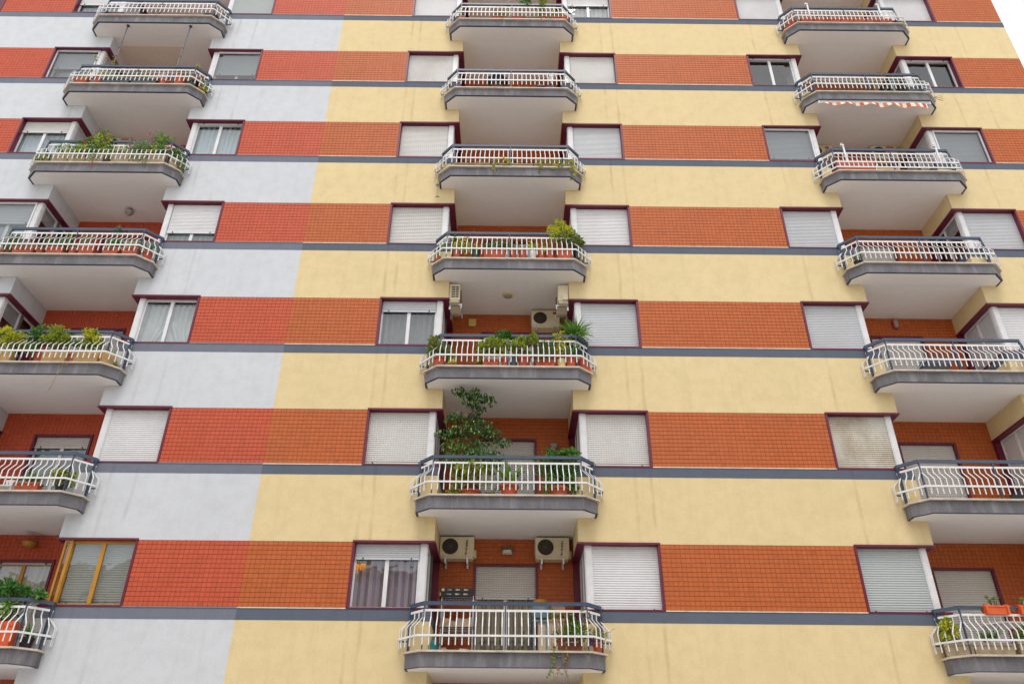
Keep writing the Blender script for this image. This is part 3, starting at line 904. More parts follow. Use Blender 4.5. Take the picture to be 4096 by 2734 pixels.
for (c, r, n) in [((-.38,-.3,2.72),(.13,.1,.1),46),((-.2,-.3,2.62),(.12,.1,.1),42),((-.02,-.28,2.68),(.14,.1,.1),46),((.14,-.28,2.55),(.14,.1,.1),40),((.32,-.3,2.55),(.12,.1,.09),40),((.42,-.3,2.42),(.08,.06,.1),24),
      ((-.1,-.22,2.45),(.16,.1,.12),46),((.12,-.22,2.4),(.12,.1,.12),34),((-.42,-.1,2.17),(.16,.1,.07),34),((-.48,-.1,2.02),(.16,.1,.06),36),((-.18,-.1,2.08),(.14,.1,.1),40),((.02,-.1,2.15),(.14,.1,.12),40),((.15,-.2,2.3),(.12,.1,.1),24)]:
    drooping(c, r, n); S.tube(wig((-.02,-.05,2.0), c, 5, .05), .006, 5, r1=.003, cap=False)
plant('C',1,-.80,.12,"tall drooping-leaved fig tree reaching the ceiling of the second central balcony", p, rpot(.2,.34), "potted_tree", "potted tree")
p = P('jade','dry'); 
for i in range(26):
    a = random.uniform(0,6.28); e = Vector((math.cos(a)*random.uniform(.1,.5), math.sin(a)*.18, random.uniform(.12,.8)))
    p.stem.tube(wig((random.uniform(-.1,.1),0,.14), e, 5, .05), .012, 5, r1=.006, cap=False); p.bush(e,(.1,.08,.08),42,.055,.035,3,root=e-Vector((0,0,.02)))
plant('C',1,-.80,-.30,"branching jade plant in a shallow terracotta bowl below the fig tree", p, rpot(.21,.16))
p = P('mid','aloe','yell'); p.blades((0,0,.26),16,.62,.13,.75,.8,0,6); p.blades((0,0,.26),12,.55,.12,1.3,1.3,1,6); p.blades((0,0,.26),2,.5,.11,1,.9,2,6)
plant('C',1,.05,-.36,"broad-leaved plant in a big terracotta pot mid second central balcony", p, rpot(.2,.28))
p = P('deep','mid'); p.bush((0,0,.72),(.5,.2,.42),1100,.075,.032,34,shell=.4,tight=.4); p.bush((0,-.05,.3),(.42,.18,.25),420,.075,.03,14,mi=1); p.bush((.05,.0,1.12),(.42,.2,.12),420,.07,.032,12,mi=1)
plant('C',1,1.14,-.18,"large bushy green shrub filling the right of the second central balcony", p, rpot(.22,.3))

# ---- centre column, third balcony
p = P('olive','mid'); p.bush((-.05,-.03,.6),(.32,.2,.28),640,.06,.028,22); p.bush((.1,0,.36),(.18,.13,.16),140,.06,.028,8,mi=1)
plant('C',2,-1.64,-.36,"olive-green jade shrub in a wide terracotta pot at third central balcony's left corner", p, rpot(.17,.33))
p = P('olive'); b = MB(); prof = [(.002,0)]+[(.095*math.sin(math.pi*i/9), .1-.1*math.cos(math.pi*i/9)) for i in range(1,9)]+[(.002,.2)]
o = plant('C',2,-1.34,-.40,"round barrel cactus in a low terracotta bowl", None, rpot(.13,.1), "cactus", "cactus")
for j in range(18):
    a = 2*math.pi*j/18
    p.fol.tube([(r*math.cos(a)*1.0, r*math.sin(a), z+.06) for r, z in prof], .016, 5)
p.fol.build("foliage", "lime", o)
p = P('jade','lime'); p.bush((.02,-.05,.6),(.35,.22,.23),820,.062,.03,26); p.bush((-.24,0,.25),(.11,.1,.11),130,.05,.025,7); p.bush((.25,0,.5),(.13,.1,.1),120,.06,.03,6,mi=1)
plant('C',2,-.42,Y,"rounded yellow-green shrub in a small terracotta trough", p, bpot(.38,.18,.24), "flower_box", "planter")
p = P('deep','bluegreen'); p.bush((0,0,.88),(.2,.14,.2),520,.05,.032,20); p.bush((0,0,.66),(.1,.1,.14),120,.05,.03,8,mi=1); p.stem.tube([(0,0,.3),(.01,0,.8)], .014, 6)
plant('C',2,-.08,Y,"dark green lollipop-shaped bush in slim terracotta pot above the handrail", p, rpot(.09,.3))
plant('C',2,.13,Y+.02,"slim dark grey plastic pot between two shrubs", P('deep').bush((0,.05,.42),(.08,.06,.1),70,.05,.025,5), rpot(.09,.35,'potgy',.82))
p = P('jade','olive'); p.bush((.12,-.05,.78),(.24,.2,.18),520,.06,.03,16); p.bush((-.14,-.06,.56),(.18,.18,.2),320,.06,.03,10); p.bush((.06,0,.4),(.2,.1,.1),90,.06,.03,6,mi=1)
plant('C',2,.38,Y,"two-lobed green shrub in a wide round terracotta pot beside the grey pot", p, rpot(.15,.33))
p = P('aloe','dry')
for i in range(7):
    x = -.2+.066*i
    for z in (.3,.42,.54,.66): p.blades((x,random.uniform(-.05,.05),z),9,.17,.035,.15,1.1,0,3,.8)
    p.stem.tube([(x,0,.2),(x,0,.7)],.012,5)
p.blades((0,-.04,.24),40,.18,.03,1.8,1.6,1,4,.3)
plant('C',2,.88,Y,"row of spiky aloe stems with dry lower leaves in a long terracotta trough", p, bpot(.46,.18,.22), "flower_box", "planter")
p = P('yell','lime'); p.bush((-.02,0,.86),(.17,.12,.2),420,.062,.026,18); p.bush((.05,0,.55),(.18,.12,.12),150,.06,.025,8,mi=1); p.stem.tube(wig((0,0,.2),(0,0,.8),4,.02),.012,5)
plant('C',2,1.28,Y,"yellow variegated shrub in a pale cream pot", p, rpot(.1,.28,'potc',.95,False))
p = P('mid','aloe'); p.stem.tube([(0,0,.3),(.02,.02,.85),(.0,.03,1.0)],.022,7)
p.blades((0,0,1.04),80,.56,.045,.9,1.0,0,6,.6); p.blades((0,0,.98),46,.5,.045,1.6,1.4,0,6,.2)
plant('C',2,1.62,-.26,"spiky yucca with a fountain of sword leaves above the handrail", p, rpot(.14,.3), "potted_palm", "potted plant")
p = P('aloe'); p.blades((0,0,.3),24,.42,.07,1.1,1.0,0,6,.9)
plant('C',2,1.50,-.43,"weathered stained terracotta pot of arching broad leaves in front of the yucca", p, rpot(.12,.35,'terra',.8))
plant('C',2,1.80,-.34,"empty-looking ribbed terracotta pot at third central balcony's right corner", P('deep').bush((0,0,.36),(.07,.07,.07),40,.05,.02,4), rpot(.11,.33,'terra',.82))
plant('C',2,1.92,-.22,"smallest orange pot tucked against the right end railing of the third central balcony", P('deep').bush((0,0,.2),(.05,.05,.05),24,.04,.02,3), rpot(.075,.18,'terrao'))

# ---- centre column, fourth balcony
p = P('lime','mid','palep'); 
for i in range(9): p.trail((random.uniform(-.4,.4),random.uniform(-.1,.05),random.uniform(.7,.92)), random.uniform(.3,.7), 9, .075, .04, random.choice((0,1)), drift=(random.uniform(-.5,.5),-.05))
for i in range(8): p.stem.tube(wig((.05,0,.2),(random.uniform(-.4,.4),random.uniform(-.08,.08),.9),5,.06),.005,5,cap=False)
p.bush((.1,0,.5),(.25,.1,.3),170,.075,.04,12,mi=0); p.rosette((.42,-.05,.93),.04,18,2)
plant('C',3,-1.36,Y,"straggling lime-leaved climber twining through railings from a dark-based pot", p, rpot(.11,.42))
plant('C',3,-.87,Y,"dark green plastic pot with a few low succulents", P('lime').bush((0,0,.46),(.16,.1,.1),90,.05,.03,8), rpot(.11,.4,'potg',.75))
p = P('mid','olive'); p.bush((.0,0,.54),(.3,.1,.1),360,.05,.025,18); p.bush((.3,0,.52),(.1,.08,.12),90,.06,.03,5,mi=1)
plant('C',3,-.39,Y,"long terracotta trough planted with low green succulents", p, bpot(.56,.18,.4,'terra',0,.9), "flower_box", "planter")
plant('C',3,.10,Y,"two-tone pot, terracotta above and dark green below", P('olive').bush((0,0,.5),(.13,.08,.1),70,.06,.03,6), rpot(.10,.41,'terra',.6))
plant('C',3,.35,Y,"plain terracotta pot between the two-tone pot and the white one", P('mid').bush((0,0,.45),(.05,.05,.05),20,.04,.02,3), rpot(.115,.42))
plant('C',3,.61,Y,"white half-round pot holding yellow-green sprigs", P('lime').bush((0,0,.5),(.14,.08,.12),100,.05,.03,8), rpot(.1,.34,'potw',.6,False))
plant('C',3,.84,Y,"small terracotta pot right of the white half-round pot", P('lime').bush((0,0,.42),(.1,.08,.08),70,.045,.025,6), rpot(.09,.33))
p = P('aloe'); p.blades((0,0,.4),12,.42,.04,.7,.8,0,5)
plant('C',3,1.06,Y,"terracotta pot with upright strap leaves, left of the big yellow-green shrub", p, rpot(.12,.41))
p = P('lime','jade','olive'); p.bush((-.05,0,.98),(.36,.2,.32),1150,.05,.026,38,tight=.33); p.bush((-.1,0,1.25),(.16,.12,.14),180,.045,.024,9); p.bush((.2,0,.75),(.25,.16,.25),380,.055,.028,14,mi=2)
plant('C',3,1.42,Y,"big yellow-green shrub rising above the handrail of the fourth central balcony", p, bpot(.4,.2,.4), "flower_box", "planter")
p = P('olive'); p.bush((.02,0,.75),(.16,.12,.22),220,.065,.035,12)
plant('C',3,1.76,-.28,"dark wicker-look pot with olive leaves at fourth central balcony's right corner", p, rpot(.09,.5,'black',.85))
plant('C',3,-1.86,-.26,"small terracotta pot near the left end railing of the fourth central balcony", P('lime').bush((-.04,0,.34),(.1,.08,.1),50,.05,.025,5), rpot(.075,.26))

# ---- centre column, fifth balcony: trailing succulents in beige troughs
GS = "beige troughs of trailing succulents"
for (x, wd, lab, ros, tr) in [(-1.05,1.0,"beige trough with sparse yellow-green succulents on fifth central balcony's left",8,[]),
      (-.30,.5,"beige trough with succulent strands hanging over the slab mid fifth central balcony",7,[(-.22,.62),(-.12,.45),(-.05,.35),(.1,.3),(.2,.25)]),
      (.33,.6,"bare beige trough between two succulent troughs on fifth central balcony",2,[]),
      (1.22,1.1,"longest beige trough, crowded with succulents hanging over the slab at right",34,[(-.45,.4),(-.35,.5),(-.2,.35),(-.05,.4),(.1,.45),(.2,.35),(.32,.75),(.38,.6),(.46,.45),(.5,.7)])]:
    p = P('bluegreen','lime', sm='dry')
    for i in range(ros): p.rosette((random.uniform(-wd/2,wd/2),random.uniform(-.12,.02),random.uniform(.24,.36)), .055, 15, random.choice((0,0,1)))
    for dx, ln in tr:
        p.stem.tube(wig((dx,-.06,.22),(dx+.03,-.235,.3),4,.03),.006,4); p.trail((dx+.03,-.235,.3), ln, 8, ros=3, drift=(random.uniform(-.15,.15),-.05), r=.005, mi=random.choice((0,0,1)))
    plant('C',4,x,Y,lab,p,bpot(wd,.16,.22,'stone',0,.95),"flower_box","planter")
p = P('bluegreen', sm='dry'); p.rosette((0,0,.2),.05,12); p.trail((-.08,-.03,.22),.95,12,ros=5,drift=(-.1,-.02),r=.005)
plant('C',4,-1.93,-.20,"single long succulent strand dangling at fifth central balcony's left end", p, rpot(.07,.18,'stone'))
p = P('bluegreen', sm='dry'); p.rosette((0,0,.2),.05,12); p.trail((.1,-.02,.22),.5,8,ros=4,drift=(.12,0),r=.005)
plant('C',4,1.93,-.20,"short succulent strand dangling at fifth central balcony's right end", p, rpot(.07,.18,'stone'))

# ---- centre column, top balcony
p = P('bluegreen'); p.bush((0,0,.52),(.12,.1,.2),200,.05,.012,12)
plant('C',6,-1.62,-.36,"feathery grey-green plant at top central balcony's left corner", p, rpot(.1,.34))
p = P('mid','lime', bm=['violet']); p.bush((0,0,.5),(.2,.1,.2),150,.05,.02,12); p.trail((.08,-.23,.33),.35,6,.05,.02,0,drift=(.2,-.1)); p.flowers([(random.uniform(-.2,.15),-.05,random.uniform(.4,.72)) for i in range(8)],.035)
plant('C',6,-.40,Y,"thin plant dotted with violet flowers on the top central balcony", p, bpot(.4,.18,.3), "flower_box", "planter")
p = P('mid','jade', bm=['pink'])
for i in range(10):
    e = (random.uniform(-.36,.36), random.uniform(-.08,.05), random.uniform(.8,1.25)); p.stem.tube(wig((random.uniform(-.15,.15),0,.25),e,5,.05),.006,5,cap=False); p.bush(e,(.07,.06,.07),26,.05,.025,3,root=e)
p.flowers([(random.uniform(-.3,0),0,random.uniform(.9,1.2)) for i in range(4)],.035)
plant('C',6,.22,Y,"tall thin-stemmed sparse plant rising past the handrail of the top central balcony", p, bpot(.45,.18,.3), "flower_box", "planter")
p = P('jade','olive'); p.bush((0,0,1.02),(.2,.14,.24),420,.045,.022,18); p.bush((-.05,0,.6),(.16,.1,.25),150,.05,.02,10,mi=1); p.trail((-.12,-.23,.33),.4,7,.05,.02,1); p.stem.tube(wig((0,0,.25),(0,0,.95),4,.03),.01,5)
plant('C',6,1.02,Y,"upright little tree with fine olive leaves on the top central balcony", p, rpot(.13,.3), "potted_tree", "potted tree")
p = P('lime','olive'); p.bush((0,0,.42),(.3,.12,.14),330,.055,.028,16)
plant('C',6,1.52,Y,"low lime-green hedge in a box at top central balcony's right corner", p, bpot(.55,.18,.3), "flower_box", "planter")

# ---- right column
p = P('olive','mid'); 
for i in range(10):
    e = (random.uniform(-.12,.12),random.uniform(-.05,.05),random.uniform(.2,.36)); p.stem.tube(wig((0,0,.14),e,3,.03),.006,4); p.rosette(e,.05,12,random.choice((0,1)))
o = plant('R',0,-.90,-.46,"orange box hooked over the lowest right handrail with a small succulent", p, bpot(.5,.17,.17,'terrao',0,.9), "flower_box", "planter", z=.77)
b = MB()
for x in (-.21,.21): b.tube([(x,-.10,.17),(x,.0,.2),(x,.04,.17)],.012,5); b.box(x-.02,x+.02,-.106,-.092,-.0,.18)
b.build("hook", "terrao", o)
p = P('mid', bm=['palep']); p.bush((0,0,.25),(.12,.08,.08),60,.05,.02,5)
for i in range(8): p.flowers([(random.uniform(-.1,.1),-.05,random.uniform(.2,.34))],.04)
o = plant('R',0,-.25,-.46,"orange box of pale pink flowers hooked on the lowest right handrail by the picture edge", p, bpot(.4,.17,.17,'terrao',0,.9), "flower_box", "planter", z=.77)
b = MB(); b.tube([(-.17,-.10,.17),(-.17,.0,.2),(-.17,.04,.17)],.012,5); b.box(-.19,-.15,-.106,-.092,0,.18); b.build("hook", "terrao", o)
p = P('lime','jade'); 
for i in range(12):
    e = Vector((random.uniform(-.26,.26),random.uniform(-.06,.1),random.uniform(.32,.74))); p.stem.tube(wig((random.uniform(-.1,.1),0,.2),e,4,.04),.01,5); p.bush(e,(.08,.07,.07),34,.06,.035,3,root=e)
plant('R',0,-1.76,-.30,"leggy lime-leaved jade in a weathered concrete trough at lowest right balcony's corner", p, bpot(.5,.22,.24,'stone',0,.95), "flower_box", "planter", rz=-.35)
p = P('deep','bluegreen'); p.blades((-.1,0,.26),60,.32,.022,1.0,1.2,0,5); p.blades((.12,0,.3),60,.34,.022,1.0,1.2,0,5)
plant('R',0,-1.16,Y,"dark spidery aloes in a long brown-stained concrete trough", p, bpot(.8,.2,.22,'stone',0,.95), "flower_box", "planter")
p = P('mid','deep'); p.bush((.02,0,.42),(.2,.13,.17),420,.05,.018,16)
plant('R',0,-.48,Y,"bright green herb bush in a concrete trough by the picture's right edge", p, bpot(.36,.2,.26,'stone',0,.95), "flower_box", "planter")
p = P('olive'); p.bush((-.02,0,.28),(.16,.1,.12),110,.05,.02,9)
plant('R',3,-1.70,-.34,"lone black pot with a sparse little shrub in fourth right balcony's corner", p, rpot(.09,.2,'black'))
for i in range(7):
    x = -1.26+.42*i
    p = P('mid','lime', bm=['yell'])
    if i in (2,3,4): p.bush((0,.1,.5),(.14,.1,.12),70,.05,.02,6)
    plant('R',6,x,Y,["first","second","third","fourth","fifth","sixth","seventh"][i]+" terracotta trough from the left along the top right balcony rail",p if i in (2,3,4) else None,bpot(.40,.17,.36,'terra',3,.95),"flower_box","planter")
plant('R',6,-1.76,-.28,"terracotta trough set at an angle along top right balcony's left chamfer",None,bpot(.4,.17,.34,'terra',3,.95),"flower_box","planter",rz=-.85)

# ---- left column
p = P('deep','mid'); p.bush((-.25,0,1.1),(.42,.2,.2),480,.1,.042,20,root=(0,0,.4),up=.1); p.bush((.36,-.02,1.04),(.3,.17,.13),300,.1,.042,14,root=(0,0,.4),up=.1); p.bush((.12,-.1,.72),(.14,.1,.14),80,.1,.05,6,mi=1)
plant('L',0,1.14,-.28,"glossy green bush spreading over the lowest left handrail from an orange trough", p, bpot(.7,.26,.5,'terrao',0,.9), "flower_box", "planter")
p = P('deep','black'); p.blades((0,0,.25),26,.4,.03,1.2,1.2,0,5)
plant('L',0,1.66,-.14,"dark thin-leaved plant in a black pot beside the orange trough", p, rpot(.13,.24,'black'))
p = P('mid','deep'); p.bush((-.02,0,.3),(.3,.1,.1),420,.1,.008,22,up=.9)
plant('L',1,.82,Y,"grassy green tufts in a terracotta trough on the second left balcony", p, bpot(.52,.18,.22), "flower_box", "planter")
p = P('jade','deep')
for i in range(12):
    e = Vector((random.uniform(-.2,.22),random.uniform(-.06,.08),random.uniform(.2,.62))); p.stem.tube(wig((0,0,.1),e,4,.04),.012,5); p.bush(e,(.1,.08,.07),40,.065,.03,3,root=e)
plant('L',1,1.5,-.36,"dark jade bush at second left balcony's right corner", p, rpot(.11,.18,'black'))
for (x, w_, rx, zc, rz_, n, fm, lab) in [(-.80,.44,.36,.72,.26,900,'lime',"yellow-green jade hedge in ribbed beige trough at the picture's left edge"),
      (.44,.58,.30,.78,.26,820,'jade',"olive-gold jade hedge in a ribbed beige trough left of the small monstera"),
      (1.2,.58,.27,.74,.24,640,'lime',"golden jade shrub in ribbed beige trough right of the small monstera")]:
    p = P(fm,'olive','rosette')
    for hx, hz, hs in ((-.6,-.1,.62),(-.1,.08,.7),(.55,-.06,.6),(.15,-.2,.5)): p.bush((-.08+hx*rx,random.uniform(-.06,.04),zc+hz),(rx*hs,.16,rz_*hs),n//3,.066,.034,15,root=(0,0,.3),mi=random.choice((0,0,1)))
    p.bush((-.08,0,zc-.05),(rx*1.1,.2,rz_),n//5,.062,.034,12,root=(0,0,.3)); p.bush((0,0,zc-.18),(rx*.8,.15,.14),n//4,.06,.03,10,mi=1,root=(0,0,.3))
    for i in range(5): p.rosette((random.uniform(-.25,.25),-.12,random.uniform(.3,.42)),.045,14,2)
    plant('L',2,x,Y,lab,p,bpot(w_,.22,.34,'stoner',6,.92),"flower_box","planter")
p = P('deep','mid'); p.bush((-.12,0,.78),(.3,.2,.28),950,.055,.028,32); p.bush((-.15,-.12,.4),(.14,.1,.2),160,.055,.028,9)
plant('L',2,.02,-.36,"dark bluish-green bush spilling from a terracotta pot between two jade hedges", p, rpot(.13,.4))
p = P('aloe','rosette'); p.blades((-.05,0,.5),12,.26,.09,1.2,1.2,0,5); p.stem.tube([(0,0,.25),(-.05,0,.52)],.01,5)
for i in range(4): p.rosette((random.uniform(-.02,.1),-.08,random.uniform(.36,.42)),.04,14,1)
plant('L',2,.86,Y,"small monstera in a round terracotta pot on the third left balcony", p, rpot(.1,.32))
p = P('jade'); p.bush((-.02,0,.42),(.1,.08,.08),60,.05,.02,5)
plant('L',2,1.64,-.34,"ribbed beige trough angled along third left balcony's chamfer", p, bpot(.34,.2,.34,'stoner',6,.92), "flower_box", "planter", rz=.85)
o = plant('L',2,1.84,-.22,"green finger cactus leaning out by third left balcony's right end", None, rpot(.06,.1,'terra'), "cactus", "cactus")
b = MB(); b.tube([(0,0,.08),(-.03,-.04,.2),(-.02,-.1,.13),(.02,-.16,.07),(.07,-.2,.08)],.032,8); b.build("foliage","aloe",o)

p = P('mid','deep', bm=['pink']); p.bush((.04,0,.5),(.22,.12,.26),300,.06,.03,16); p.bush((.15,-.05,.3),(.15,.1,.12),90,.07,.03,6,mi=1)
plant('L',3,-1.86,-.30,"leafy green plant at the fourth left balcony's left end by the picture edge", p, bpot(.3,.18,.28), "flower_box", "planter")
p = P('dry','olive'); p.blades((-.1,0,.26),50,.34,.014,1.3,1.2,0,5); p.blades((.14,0,.26),40,.34,.014,1.4,1.2,0,5); p.bush((.0,0,.36),(.25,.1,.1),90,.05,.015,8,mi=1)
plant('L',3,-1.34,Y,"dry straw-coloured grasses in a terracotta trough on the fourth left balcony", p, bpot(.54,.18,.28), "flower_box", "planter")
plant('L',3,-.92,Y,"round brown pot left of the red geraniums", P('olive').bush((0,0,.36),(.1,.08,.08),50,.05,.02,5), rpot(.11,.27,'terra'))
def geranium(w_, n, tall):
    p = P('mid','deep', bm=['redp']); p.bush((0,0,.42),(w_,.12,.14),260,.06,.045,14)
    for i in range(n):
        e = (random.uniform(-w_,w_*1.1), random.uniform(-.1,.05), random.uniform(.4,tall)); p.stem.tube(wig((e[0]*.6,0,.3),e,4,.03),.005,4); p.flowers([e],.04,n=9); p.bush((e[0],e[1],e[2]-.1),(.06,.05,.06),14,.05,.04,2,root=e)
    return p
plant('L',3,-.53,Y,"red geraniums crowding a terracotta trough on the fourth left balcony", geranium(.3,14,.88), bpot(.44,.18,.3), "flower_box", "planter")
plant('L',3,-.08,Y,"squat ribbed terracotta pot right of the geranium trough", P('mid').bush((0,0,.36),(.1,.08,.08),60,.05,.02,5), rpot(.11,.29))
p = P('bluegreen','dry'); p.bush((-.08,0,.52),(.24,.1,.2),280,.05,.01,18,up=.8)
plant('L',3,.29,Y,"wispy grey-green herbs in a terracotta trough below the ceiling lamp", p, bpot(.4,.18,.36), "flower_box", "planter")
plant('L',3,.92,Y,"leggy geranium with two tall red blooms in a terracotta trough", geranium(.26,6,1.02), bpot(.4,.18,.3), "flower_box", "planter")
p = P('mid','lime','dry'); p.blades((0,0,.3),60,.34,.018,1.1,1.2,1,5); p.blades((.02,0,.26),40,.28,.016,1.6,1.4,2,5); p.bush((.05,0,.36),(.15,.1,.08),60,.06,.02,6)
plant('L',3,1.42,Y,"tufted yellow-green grass plant in terracotta near fourth left balcony's corner", p, bpot(.4,.18,.3), "flower_box", "planter")
p = P('aloe','mid'); p.blades((0,0,.24),18,.42,.05,1.0,1.1,0,6)
plant('L',3,1.80,-.30,"arching aloe in a ribbed terracotta pot at fourth left balcony's right end", p, rpot(.12,.26))

LE = [(-1.92,.34,.22,.2,.36,160,"wiry plant straggling at the fifth left balcony's left end",0,0),
      (-1.35,.44,.2,.28,.52,200,"small leafy climber in a beige trough left of the pink-flowered bushes",0,0),
      (-.86,.5,.27,.34,.6,420,"mid-sized green bush with a few pink blooms in a beige trough",2,0),
      (-.40,.5,.36,.5,.8,1000,"tallest pink-flowered bush with a spray hanging over the slab edge",9,1),
      (.35,.55,.25,.25,.5,130,"sparse twiggy plant in a beige trough mid fifth left balcony",2,0),
      (.82,.5,.3,.4,.58,560,"grey-green bush drooping over the slab of the fifth left balcony",1,2),
      (1.32,.5,.4,.42,.8,520,"wide airy bush with scattered pink blooms on the fifth left balcony",4,0)]
for x, w_, rx, rz_, zc, n, lab, nf, sp in LE:
    p = P('mid','deep' if sp != 2 else 'bluegreen','lime', bm=['pink'])
    p.bush((0,-.02,zc),(rx,.17,rz_),n,.058,.026,max(8,n//32),root=(0,0,.25),mi=1 if sp == 2 else 0); p.bush((.05,-.04,zc-.12),(rx*.9,.16,rz_*.8),n//3,.06,.026,8,mi=2 if sp != 2 else 0,root=(0,0,.25))
    p.flowers([(random.uniform(-rx,rx),-.12,zc+random.uniform(-.2,rz_)) for i in range(nf)],.045,n=9)
    if sp:
        for i in range(5): p.trail((random.uniform(-.1,.3),-.23,.36), random.uniform(.35,.6),9,.06,.026,0,drift=(.05,-.05))
        if sp == 1: p.flowers([(.12,-.26,-.14)],.05,n=9)
    plant('L',4,x,Y if x > -1.7 else -.30,lab,p,bpot(w_,.17,.36,'stone',0,.96),"flower_box","planter",rz=0 if x > -1.7 else -.85)
p = P('deep','mid'); p.bush((0,0,.5),(.22,.16,.34),260,.06,.028,14,root=(0,0,.2)); p.bush((.1,-.1,.12),(.14,.12,.2),300,.03,.014,14,mi=1)
plant('L',4,1.80,-.30,"leafy creeper hanging past the slab at fifth left balcony's right end", p, bpot(.34,.17,.3,'stone',0,.96), "flower_box", "planter", rz=.85)

def stalk(p, pts, mats, r=.06):
    for x, z, mi in pts:
        p.stem.tube(wig((x*.3,0,.25),(x,-.02,z),5,.03),.006,5,r1=.004); p.rosette((x,-.02,z),r*random.uniform(.9,1.3),22,mi)
p = P('lime'); p.bush((0,0,.44),(.2,.1,.05),260,.04,.03,14)
plant('L',5,-1.70,-.38,"ribbed terracotta bowl topped with flat yellow-green sedum on sixth left balcony", p, bpot(.4,.2,.36,'terra',4,.8), "flower_box", "planter")
p = P('lime','yell','dry'); stalk(p,[(-.36,1.36,1),(-.3,1.2,0),(-.05,1.32,0),(.06,1.18,2),(.2,1.34,2),(.24,1.1,0),(.28,1.02,0),(-.32,.72,0),(.05,.62,1),(.3,.6,0)],None); p.bush((.22,0,.56),(.2,.1,.12),110,.05,.025,8)
plant('L',5,-1.20,Y,"round terracotta pot with tall leggy yellow-topped succulents", p, rpot(.16,.42))
p = P('lime','rosette','bluegreen'); p.bush((0,-.02,.38),(.4,.1,.05),260,.04,.026,18,root=(0,0,.2)); [p.rosette((random.uniform(-.45,.4),-.12,random.uniform(.28,.42)),.045,14,random.choice((1,2))) for i in range(14)]
plant('L',5,-.66,Y,"low sedums and pale rosettes filling a long dark trough on sixth left balcony", p, bpot(.86,.18,.34,'potgy',0,.95), "flower_box", "planter")
p = P('lime','aloe','rosette'); p.bush((.02,-.02,.42),(.3,.1,.08),170,.05,.03,12,root=(0,0,.2)); p.blades((-.22,0,.36),8,.3,.03,.3,.4,1,4); [p.rosette((random.uniform(.2,.5),-.12,random.uniform(.28,.42)),.045,14,2) for i in range(8)]
plant('L',5,.20,Y,"second dark trough of mixed sedums with a finger cactus at its left", p, bpot(.74,.18,.34,'potgy',0,.95), "flower_box", "planter")
plant('L',5,.76,Y,"little terracotta pot with pale pinkish succulents on sixth left balcony", P('rosette').bush((0,-.05,.42),(.14,.08,.08),80,.04,.025,6), rpot(.11,.34))
plant('L',5,1.24,-.38,"biggest round terracotta pot on the sixth left balcony", P('olive').bush((0,0,.66),(.3,.12,.16),90,.06,.025,9), rpot(.19,.45))
p = P('lime','yell','dry', bm=['redp']); stalk(p,[(.0,1.02,0),(.03,.95,1),(-.04,.55,0)],None); p.bush((.0,-.05,.36),(.24,.1,.08),90,.05,.025,8,mi=2)
plant('L',5,1.62,-.38,"yellow-topped succulent stalk poking above sixth left handrail's corner", p, bpot(.3,.16,.34,'black'), "flower_box", "planter")
p = P('mid','lime'); p.bush((.06,-.04,.3),(.15,.12,.14),110,.06,.035,8); p.bush((.1,-.05,.14),(.08,.08,.12),50,.06,.035,5,mi=1)
plant('L',5,1.84,-.22,"tilted terracotta pot with fleshy leaves at sixth left balcony's right end", p, rpot(.13,.26))

